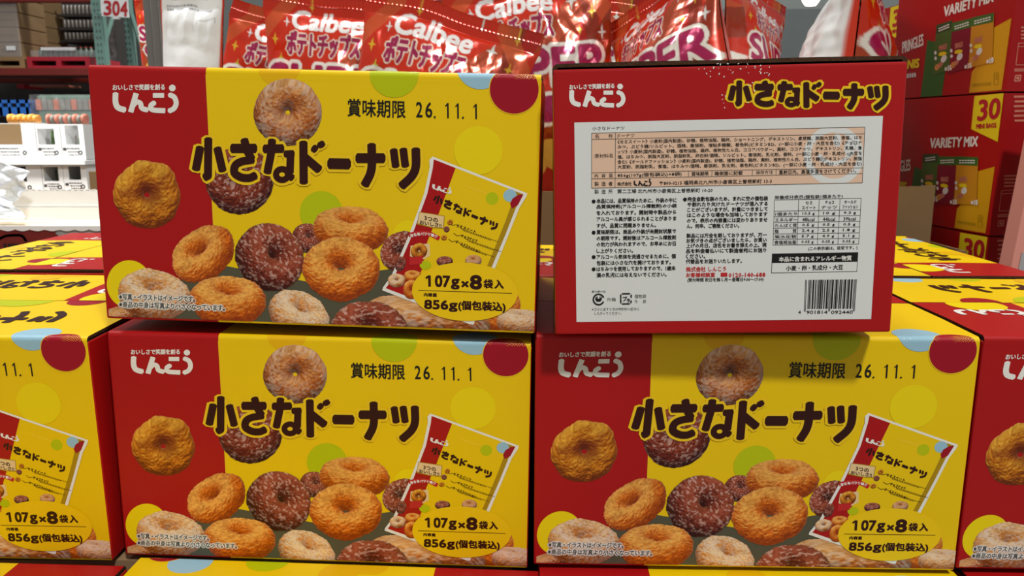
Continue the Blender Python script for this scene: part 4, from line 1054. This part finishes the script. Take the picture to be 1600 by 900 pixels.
for i in range(26):
    x = a.x + (b.x - a.x) * (i + .5) / 26; mb.box((x - .004, Y1 + .17, bw.z - .001), (x + .004, Y1 + .174, bw.z + .0018), 'white_board')
mb.build('back_wall', root)
# crumpled white plastic sheet lying in the tray
def crumpled(name, label, corners, Y, seed):
    u, v = np.meshgrid(np.linspace(0, 1, 60), np.linspace(0, 1, 70))
    c = [np.array(at(x, y, yy)) for x, y, yy in corners]
    P = (c[0] * ((1 - u) * (1 - v))[..., None] + c[1] * (u * (1 - v))[..., None] + c[2] * (u * v)[..., None] + c[3] * ((1 - u) * v)[..., None])
    P[..., 1] += (crumple(u * 1.2, v * 1.2, seed, 5, 2, 6) - .4) * .05; P[..., 0] += (fbm(u * 3, v * 5, seed) - .5) * .02
    o = grid_object(name, P, None, M['sheet']); m = o.modifiers.new('thick', 'SOLIDIFY'); m.thickness = .0006
    tag(o, label, 'plastic sheet'); return o
M['sheet'] = mat('white_plastic_sheet', (232, 238, 242), rough=0.25, spec=0.6, coat=0.3)
crumpled('plastic_sheet', 'crumpled white plastic sheet sticking up from the tray at the left edge', [(-40, 240, 1.86), (50, 268, 1.86), (30, 318, 1.86), (-40, 318, 1.86)], 1.85, 3)
crumpled('plastic_sheet', 'smooth white plastic sheet folded over the front of the tray, lowest at left', [(-50, 292, 1.84), (6, 296, 1.84), (44, 341, 1.80), (-50, 344, 1.80)], 1.8, 8)

# ------------------------------------------------------------------ left: two tiers of white window cartons
YF = 3.0
def window_carton(x0, x1, y0, y1, win, label, fill, depth=.34, kraft=False):
    ym = (y0 + y1) / 2; a, b = Vector((at(x0, ym, YF).x, YF, at(x0, y1, YF).z)), Vector((at(x1, ym, YF).x, YF, at(x1, y0, YF).z))
    root = empty('window_carton'); tag(root, label, 'food carton', 'white window cartons on the two tiers at left')
    w = .004; A, Bm = Vector((at(win[0], ym, YF).x, YF, at(win[0], win[3], YF).z)), Vector((at(win[1], ym, YF).x, YF, at(win[1], win[2], YF).z))
    mb = MB()
    for p, q in (((a.x, a.z), (A.x, b.z)), ((Bm.x, a.z), (b.x, b.z)), ((A.x, a.z), (Bm.x, A.z))): mb.box((p[0], YF, p[1]), (q[0], YF + w, q[1]), 'white_board')
    if not kraft: mb.box((A.x, YF, Bm.z), (Bm.x, YF + w, max(b.z, Bm.z + .002)), 'white_board')
    mb.build('front_panel', root)
    mb = MB(); mb.box((a.x, YF + w, a.z), (a.x + w, YF + depth, b.z), 'white_board'); mb.box((b.x - w, YF + w, a.z), (b.x, YF + depth, b.z), 'white_board'); mb.box((a.x + w, YF + depth - w, a.z), (b.x - w, YF + depth, b.z), 'kraft_box'); mb.box((a.x + w, YF + w, a.z), (b.x - w, YF + depth - w, a.z + w), 'white_board')
    mb.build('sides', root)
    if kraft: R3('inner_board', (A.x, YF + .02, A.z - .005), (Bm.x, YF + .024, b.z - .004), 'kraft_box', root)
    else:
        mb = MB(); rs = random.Random(int(x0 * 7 + y0))
        for k in range(5): mb.lathe((A.x + (Bm.x - A.x) * (k + .5) / 5, YF + .05 + rs.random() * .03, a.z + .012), [((Bm.x - A.x) / 12, 0), ((Bm.x - A.x) / 10.5, .03), ((Bm.x - A.x) / 15, (Bm.z - a.z) * rs.uniform(.5, .85))], fill if k % 3 else 'can', 10)
        R3('shade_backing', (A.x - .004, YF + .12, a.z + w), (Bm.x + .004, YF + .124, Bm.z + .004), 'darkbox', root)  # sheet added to darken the inside seen through the window, shade as colour
        tag(mb.build('packed_food', root), 'dark leafy packs behind the window')
    mb = MB(); rs = random.Random(int(x0) + 5); Wd = x1 - x0
    for k, yy in enumerate((.12, .22, .32)):
        x = x0 + Wd * (.22 + .05 * k)
        while x < x0 + Wd * .72:
            d = rs.uniform(1.5, 4); pts = [(x, win[3] + (y1 - win[3]) * (yy * 2.2)), (x + d, win[3] + (y1 - win[3]) * (yy * 2.2))]
            for p, f in stroke(pts, 1.5, 0): mb.add(on_y(p, YF, .001), f, 'grey_ink')
            x += d + 1
    for p, f in ring_arc(x1 - Wd * .18, win[3] + (y1 - win[3]) * .55, 1.9, 3.4, 0, 360, 16): mb.add(on_y(p, YF, .001), f, 'black')
    for p, f in poly([(x0 + Wd * .06, win[3] + 5), (x0 + Wd * .2, win[3] + 5), (x0 + Wd * .2, win[3] + 9), (x0 + Wd * .06, win[3] + 9)]): mb.add(on_y(p, YF, .001), f, 'grey_ink')
    mb.build('printed_text', root)
    return root
window_carton(-42, 56.2, 192, 249, (-30, 35, 196, 226), 'widest white carton of the upper tier with a plain kraft opening', 'green_food', kraft=True)
window_carton(57.6, 95.2, 194, 249, (60, 86, 201, 226), 'middle white window carton of the upper tier at left', 'green_food')
window_carton(96.4, 132, 194, 249, (103, 124, 196, 226), 'rightmost white window carton of the upper tier, beside the red carton edge', 'green_food')
window_carton(-42, 65.6, 259, 300, (-20, 42, 260, 284), 'widest white carton of the lower tier, behind the plastic sheet', 'green_food')
window_carton(67, 99.2, 259, 300, (69, 92, 261, 283), 'middle white window carton of the lower tier at left', 'green_food')
window_carton(100, 136, 259, 300, (108, 127, 260, 281), 'rightmost white window carton of the lower tier at left', 'green_food')
a, b = at(-60, 258.5, YF), at(137, 249.5, YF)
tag(R3('tier_board', (a.x, YF - .02, a.z + .001), (b.x, YF + .36, b.z - .001), 'white_board', None, .003), 'white board between the two tiers of window cartons', 'shelf board')
lowz = at(100, 300, YF).z
mb = MB(); mb.box((-2.6, YF - .03, 0), (b.x + .02, YF + .40, lowz - .0005), 'plinth'); structure('trim_5', mb)
def packets(x0, x1, y0, y1, n, key, what, grp, Y):
    for i in range(n):
        xa, xb = x0 + (x1 - x0) * i / n, x0 + (x1 - x0) * (i + .96) / n
        p, q = at(xa, y1, Y), at(xb, y0 + 1.2 * (i % 2), Y)
        mb = MB(); w = q.x - p.x; h = q.z - p.z; cx = (p.x + q.x) / 2
        for t in range(1): pass
        prof = [(0, .05), (.12, .38), (.3, .5), (.7, .5), (.88, .38), (1, .06)]
        vs = []; m = 10
        for zz, r in prof: vs += [(cx + w * .5 * math.cos(2 * math.pi * k / m) * (.85 + .3 * min(r, .5)), Y + .02 + r * .05 * math.sin(2 * math.pi * k / m), p.z + h * zz) for k in range(m)]
        mb.add(vs, [(j * m + k, j * m + (k + 1) % m, (j + 1) * m + (k + 1) % m, (j + 1) * m + k) for j in range(len(prof) - 1) for k in range(m)] + [tuple(range(m))[::-1], tuple(range((len(prof) - 1) * m, len(prof) * m))], key[i % len(key)])
        tag(mb.build('snack_packet', smooth=True), what, 'packet', grp)
packets(9, 57, 178, 193, 6, ['snack_orange'], 'small orange packet in the row on the widest upper white carton', 'orange packets on the upper tier', YF + .06)
packets(70, 132, 178, 195, 9, ['snack_pink', 'snack_grey', 'snack_pink', 'snack_grey'], 'small pink or grey packet in the row over the right-hand white window cartons', 'mixed packets on the upper tier', YF + .06)

# ------------------------------------------------------------------ left: warehouse rack with pallets
YR = 6.5
def B3(x0, y0, x1, y1, Y, d):                       # box corners from photo px of its front, depth d behind
    ym = (y0 + y1) / 2; return (at(x0, ym, Y).x, Y, at(x0, y1, Y).z), (at(x1, ym, Y).x, Y + d, at(x1, y0, Y).z)
def upright(x0, x1, xb0, Y, label):
    root = empty('rack_upright'); tag(root, label, 'rack upright', 'green rack uprights')
    p, q = at((x0 + xb0) / 2 + 2, 60, Y), at((x1 + xb0) / 2 + 6, 60, Y); w = .075
    mb = MB(); mb.box((p.x, Y, 0), (p.x + w, Y + .008, 5), 'green_steel'); mb.box((p.x, Y + .008, 0), (p.x + .008, Y + .07, 5), 'green_steel'); mb.box((p.x + w - .008, Y + .008, 0), (p.x + w, Y + .07, 5), 'green_steel')
    mb.build('post', root)
    mb = MB()
    for k in range(60):
        z = 1.3 + k * .05; mb.box((p.x + .02, Y - .0015, z), (p.x + .03, Y - .0005, z + .022), 'walldark'); mb.box((p.x + w - .03, Y - .0015, z), (p.x + w - .02, Y - .0005, z + .022), 'walldark')
    mb.build('punched_holes', root); return root, p.x
u1, ux = upright(141, 152, 149, YR, 'nearest green rack upright, beneath the left side of the number sign')
mb = MB(); mb.tube(at(157, 88, YR + .3), at(176, 26, YR + .5), .018, 'green_steel', 8); mb.build('diagonal_brace', u1)
u2, _ = upright(186, 196, 196, YR + .9, 'green rack upright under the right side of the number sign')
mb = MB(); mb.tube(at(204, 18, YR + .9), at(226, 92, YR + .9), .02, 'green_steel', 8); mb.build('diagonal_brace', u2)
# load beams
z0 = at(0, 118, YR).z; z1 = at(0, 106, YR).z
tag(R3('rack_beam', (-6.2, YR + .01, z0), (ux - .001, YR + .06, z1), 'rack_red', None, .006), 'front red load beam of the rack under the red pallet', 'rack beam')
p = at(0, 129, YR + .9); q = at(0, 119, YR + .9)
tag(R3('rack_beam', (-6.2, YR + .95, p.z), (-3.56, YR + 1.0, q.z), 'rack_red', None, .006), 'rear red load beam of the rack, lower and in shade', 'rack beam')
tag(R3('rack_beam', (-6.2, YR + .01, at(0, 3, YR).z), (ux - .001, YR + .06, at(0, -14, YR).z), 'rack_red', None, .006), 'upper red load beam of the rack at the top edge', 'rack beam')
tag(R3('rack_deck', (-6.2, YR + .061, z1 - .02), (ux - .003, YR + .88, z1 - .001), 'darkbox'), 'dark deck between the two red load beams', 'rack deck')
def pallet(x0, x1, Y, zb, key, label, d=.9, h=.13):
    root = empty('pallet'); tag(root, label, 'pallet')
    mb = MB(); mb.box((x0, Y, zb + h - .03), (x1, Y + d, zb + h), key); mb.build('top_deck', root)
    mb = MB(); mb.box((x0, Y, zb), (x1, Y + d, zb + .018), key); mb.build('bottom_deck', root)
    for t in (0, .46, .92): R3('block', (x0 + (x1 - x0) * t, Y, zb + .018), (x0 + (x1 - x0) * (t + .08), Y + d, zb + h - .03), key, root)
    return zb + h
pa, pb = at(40, 100, YR).x, at(139, 100, YR).x
zp = pallet(pa, min(pb, ux - .003), YR + .02, z1, 'pallet_red', 'red plastic pallet on the front load beam', h=.085, d=.5)
wa, wb = at(-60, 100, YR).x, at(36, 100, YR).x
zw = pallet(wa, wb, YR + .02, z1, 'wood', 'wooden pallet under the tall stack of brown cartons', h=.085, d=.47)
# brown cartons, wrapped, left
k = 0; names_r = ['lowest', 'second', 'third', 'fourth', 'fifth', 'sixth']; names_c = ['at the left edge of the photo', 'next in from the left edge', 'turned side-on behind the wrapped ones']
for c, (x0, x1, dy, key, cname) in enumerate(((-60, -18, 0, 'kraft_box', names_c[0]), (-17, 27, 0, 'kraft_box', names_c[1]))):
    for r in range(6):
        xa, xb = at(x0, 80, YR).x, at(x1, 80, YR).x; h = .112
        root = empty('brown_carton'); tag(root, f'{names_r[r]} wrapped brown carton up, column {cname}', 'carton', 'wrapped brown cartons on the wooden pallet')
        R3('body', (xa, YR + .05, zw + r * h), (xb - .004, YR + .45, zw + (r + 1) * h - .004), key, root, .006)
        R3('tape', (xa + .02, YR + .047, zw + r * h + .05), (xb - .03, YR + .0495, zw + r * h + .058), 'kraft_shade', root)
mb = MB(); mb.box((at(-61, 80, YR).x, YR + .035, zw), (at(28.5, 80, YR).x, YR + .046, zw + .64), 'wrap'); tag(mb.build('stretch_film'), 'shiny stretch film around the wrapped brown cartons', 'film')
q = at(10, 75, YR); tag(R3('paper_label', (at(6, 75, YR).x, YR + .03, at(6, 78, YR).z), (at(20, 75, YR).x, YR + .034, at(6, 71, YR).z), 'white_board'), 'small white paper label on the stretch film', 'label')
for r in range(6):
    xa, xb = at(30, 80, YR + .5).x, at(72 - r * 2, 80, YR + .5).x
    root = empty('brown_carton'); tag(root, f'{names_r[r]} shaded brown carton up, {names_c[2]}', 'carton', 'shaded brown cartons on the rack')
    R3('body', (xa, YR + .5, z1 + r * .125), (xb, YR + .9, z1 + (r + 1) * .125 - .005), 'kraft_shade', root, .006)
    R3('hand_hole', ((xa + xb) / 2 - .03, YR + .497, z1 + r * .125 + .05), ((xa + xb) / 2 + .03, YR + .4995, z1 + r * .125 + .07), 'darkbox', root)
# exit sign
r0 = empty('exit_sign'); tag(r0, 'small green lit exit sign in the dark of the rack', 'sign'); lo, hi = B3(70, 16, 83, 23, YR + .9, .03)
R3('lit_panel', lo, hi, 'exit_green', r0); R3('bracket', ((lo[0] + hi[0]) / 2 - .01, YR + .91, hi[2]), ((lo[0] + hi[0]) / 2 + .01, YR + .925, hi[2] + .5), 'walldark', r0)
# cans on three trays behind
ordn = ['first', 'second', 'third', 'fourth', 'fifth', 'sixth', 'seventh', 'eighth']
for r, (yt, yb) in enumerate(((7, 22), (30, 43), (50, 62))):
    z = at(100, yb, YR + .75).z; xa, xb = at(97, 40, YR + .75).x, at(146, 40, YR + .75).x
    tag(R3('goods_tray', (xa - .02, YR + .74, z - .022), (xb + .02, YR + 1.1, z - .002), 'darkbox'), f'dark cardboard tray of cans, {["top", "middle", "lowest"][r]} of three left of the green upright', 'tray')
    zt_ = at(100, yt, YR + .75).z - z
    for i in range(8):
        cx = xa + (xb - xa) * (i + .5) / 8; rr = (xb - xa) / 17
        mb = MB(); mb.lathe((cx, YR + .75 + rr, z), [(rr * .8, 0), (rr, zt_ * .08), (rr, zt_ * .88), (rr * .78, zt_)], 'can', 10)
        tag(mb.build('drink_can', smooth=True), f'{ordn[i]} can from the left on the {["top", "middle", "lowest"][r]} dark tray', 'can', 'cans on the dark trays')
# shrink-wrapped bottles on the red pallet
xa, xb = at(47, 85, YR).x, min(at(143, 85, YR).x, ux - .01); hz = at(60, 71, YR).z - zp
for i in range(12):
    rr = (xb - xa) / 25; cx = xa + (xb - xa) * (i + .5) / 12
    root = empty('bottle', loc=(cx, YR + .10 + rr, zp)); tag(root, 'wrapped drink bottle standing in the row on the red pallet', 'bottle', 'wrapped bottles on the red pallet')
    mb = MB(); mb.lathe((0, 0, 0), [(rr * .9, 0), (rr, .01), (rr, hz * .6), (rr * .4, hz * .82), (rr * .4, hz * .9)], 'glass_green', 10); mb.build('glass', root, smooth=True)
    mb = MB(); mb.lathe((0, 0, hz * .9), [(rr * .46, 0), (rr * .46, hz * .1)], 'bottle_cap', 8); mb.build('cap', root)
mb = MB(); mb.box((xa - .03, YR + .06, zp), (xb + .005, YR + .08, zp + hz * .62), 'wrap'); mb.box((at(57, 74, YR).x, YR + .055, zp + hz * .62), (at(111, 74, YR).x, YR + .075, zp + hz * .9), 'white_board'); tag(mb.build('shrink_film'), 'shiny shrink film and white strip around the bottles on the red pallet', 'film')
# 304 sign hung on the upright
root = empty('bay_sign'); tag(root, 'white bay sign reading 304 in red on the green rack upright', 'sign')
YS = YR - .04; sq = [(156.5, -6), (200.5, 0), (202.5, 27.7), (158, 25)]
mb = MB(); f = on_y(sq, YS); bk = on_y(sq, YS, -.012); mb.add(f + bk, [(0, 1, 2, 3), (7, 6, 5, 4), (0, 4, 5, 1), (1, 5, 6, 2), (2, 6, 7, 3), (3, 7, 4, 0)], 'white_board'); mb.build('panel', root)
mb = MB()
for s, x0, x1, y in (('3', 162.3, 173.5, 1), ('0', 176, 186.5, 1.6), ('4', 188.3, 198.8, 2.4)):
    for i, (p, ff) in enumerate(txt(s, (x0, y), (x1, y + .5), 22.5, .9)): mb.add(on_y(p, YS, .002 + i * .0004), ff, 'sign_red')
mb.build('number', root)
lo, hi = B3(176, 26, 185, 29.5, YS + .001, .03); R3('clip', lo, hi, 'white_board', root)
mb = MB(); mb.tube(at(152, 20, YS + .006), at(160, 22, YS + .006), .008, 'green_steel', 6); mb.build('hanger', root)
# dark blocks added to hide the lit wall and give the rack its shade
for i, (x0, y0, x1, y1, yy, lab) in enumerate(((-60, -30, 82, 105, YR + 1.3, 'dark block added for the shade deep in the upper bay of the rack'), (90, -30, 168, 105, YR + 1.3, 'dark block added for the shade behind the trays of cans'), (178, -20, 232, 105, YR + 1.3, 'dark block added for the shade behind the second green upright'))):
    root = empty('shade_block'); tag(root, lab, 'carton'); lo, hi = B3(x0, y0, x1, y1, yy, .6); R3('body', lo, hi, 'darkbox', root, .01)
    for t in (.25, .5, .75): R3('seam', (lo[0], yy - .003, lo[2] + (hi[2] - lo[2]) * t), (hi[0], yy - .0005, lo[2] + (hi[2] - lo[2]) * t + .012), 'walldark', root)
# wrapped greenish goods between the uprights
for i, (x0, x1, yy) in enumerate(((160, 181, YR + .6), (192, 214, YR + 1.06))):
    root = empty('wrapped_load'); tag(root, ['wrapped grey load left of the second green upright', 'wrapped grey load right of the second green upright'][i], 'wrapped goods'); lo, hi = B3(x0, 24, x1, 104, yy, .18); lo = (lo[0], lo[1], z1 if i == 0 else 0)
    R3('goods', lo, hi, 'darkbox', root); mb = MB(); u, v = np.meshgrid(np.linspace(0, 1, 16), np.linspace(0, 1, 50))
    P = np.stack([lo[0] - .01 + u * (hi[0] - lo[0] + .02), yy - .02 + .05 * (crumple(u, v * 3, 5 + i, 6, 3, 9) - .5), lo[2] + v * (hi[2] - lo[2])], -1); grid_object('film', P, None, M['wrap'], root)
# lower bay: crate, wrapped packs, red plastic pallet ends
YL = 5.6
root = empty('blue_crate'); tag(root, 'blue plastic crate in the dark lower bay, at the left edge', 'crate'); lo, hi = B3(-70, 156, 47, 181, YL, .5)
mb = MB(); mb.box(lo, (hi[0], YL + .02, lo[2] + (hi[2] - lo[2]) * .55), 'blue_plastic'); mb.box((lo[0], YL, hi[2] - .022), (hi[0], YL + .03, hi[2]), 'blue_plastic')
for t in np.linspace(0, .94, 9): mb.box((lo[0] + (hi[0] - lo[0]) * t, YL, lo[2]), (lo[0] + (hi[0] - lo[0]) * t + .02, YL + .02, hi[2]), 'blue_plastic')
mb.build('front_wall', root); R3('side_wall', (hi[0] - .03, YL + .03, lo[2]), (hi[0], YL + .5, hi[2]), 'blue_plastic', root); R3('crate_base', (lo[0], YL + .02, lo[2]), (hi[0] - .03, YL + .5, lo[2] + .02), 'blue_plastic', root)
root = empty('wrapped_load'); tag(root, 'film-wrapped block of small packs right of the blue crate', 'wrapped goods'); lo, hi = B3(58, 148, 150, 198, YL, .5)
R3('goods', lo, hi, 'glass_green', root, .02)
u, v = np.meshgrid(np.linspace(0, 1, 50), np.linspace(0, 1, 24)); P = np.stack([lo[0] - .02 + u * (hi[0] - lo[0] + .04), YL - .03 + .07 * (crumple(u * 2, v, 9, 7, 3, 12) - .5), lo[2] + v * (hi[2] - lo[2])], -1); grid_object('film', P, None, M['wrap'], root)
for i in range(10):
    x = lo[0] + (hi[0] - lo[0]) * (i + .5) / 10; R3('pack', (x - .018, YL - .012, hi[2] - .1), (x + .018, YL + .03, hi[2] - .03), 'snack_grey' if i % 3 else 'snack_pink', root)
for i, (x0, x1, y0, y1) in enumerate(((26, 38, 131, 138), (46, 100, 132, 135.5))):
    lo, hi = B3(x0, y0, x1, y1, YR + .95, .3); tag(R3('pallet_end', lo, hi, 'pallet_red' if i == 0 else 'snack_pink', None, .004), ['short red pallet end hanging in the dark under the rear beam', 'long pale red pallet end hanging in the dark under the rear beam'][i], 'pallet end')
root = empty('shade_block'); tag(root, 'dark block added for the shade filling the lower bay of the rack', 'carton'); lo, hi = B3(-80, 106, 230, 330, YR + 1.3, .6); R3('body', lo, hi, 'darkbox', root, .01)  # added dark block standing for the shade of the lower bay
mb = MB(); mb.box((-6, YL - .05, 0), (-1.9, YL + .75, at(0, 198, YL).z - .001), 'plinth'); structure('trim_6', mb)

# ------------------------------------------------------------------ fluted grey column and the far bag beside it
Yc = 2.45
xa, xb = at(227, 50, Yc).x, at(279, 50, Yc).x
mb = MB(); n = 13; pts = []
for i in range(n + 1):
    x = xa + (xb - xa) * i / n; d = .006 if i % 3 == 1 else (.0 if i % 3 == 0 else .012); pts.append((x, Yc + d))
pts += [(xb, Yc + .11), (xa, Yc + .11)]
m = len(pts); mb.add([(x, y, 0) for x, y in pts] + [(x, y, 4.6) for x, y in pts], [(i, (i + 1) % m, m + (i + 1) % m, m + i) for i in range(m)], 'metal_grey')
tag(mb.build('steel_column'), 'fluted grey steel column left of the white-backed chip bag', 'column')
bag('orange potato chip bag far back, squeezed between the green rack and the grey column', 262, 30, 2.72, yaw=.1, W=.21, u=.55, d=.3, seed=31, floor=1.30, group=None)
mb = MB(); c = at(262, 30, 2.72); mb.box((c.x - .25, 2.62, 0), (c.x + .35, 2.95, 1.288), 'kraft_shade'); structure('trim_7', mb)

# ------------------------------------------------------------------ far end: white panels, dark band, lamps
for i, (x0, x1) in enumerate(((657, 691), (499, 556))):
    mb = MB(); p, q = at(x0, 60, 12.6), at(x1, 60, 12.6); mb.box((p.x, 12.6, 0), (q.x, 12.78, 6), 'white_board'); structure(f'door_{i + 1}', mb)
mb = MB(); p, q = at(0, 26, 12.5), at(0, 14, 12.5); mb.box((at(1120, 20, 12.5).x, 12.5, 0), (6.9, 12.78, q.z), 'walldark'); structure('trim_8', mb)
for i, (x, y, r, lab) in enumerate(((1267, 1, .09, 'round white lamp at the top edge above the crumpled white bag'), (1198, 35, .055, 'small round white lamp just left of the crumpled white bag'))):
    c = at(x, y, 9); root = empty('ceiling_lamp', loc=c); tag(root, lab, 'lamp')
    mb = MB(); mb.lathe((0, 0, 0), [(r * .6, -.05), (r, 0), (r * .8, .05)], 'lamp', 16); mb.build('lamp_globe', root, smooth=True)
    mb = MB(); mb.tube((0, 0, .05), (0, 0, 2.2), .01, 'metal_grey', 6); mb.build('rod', root)
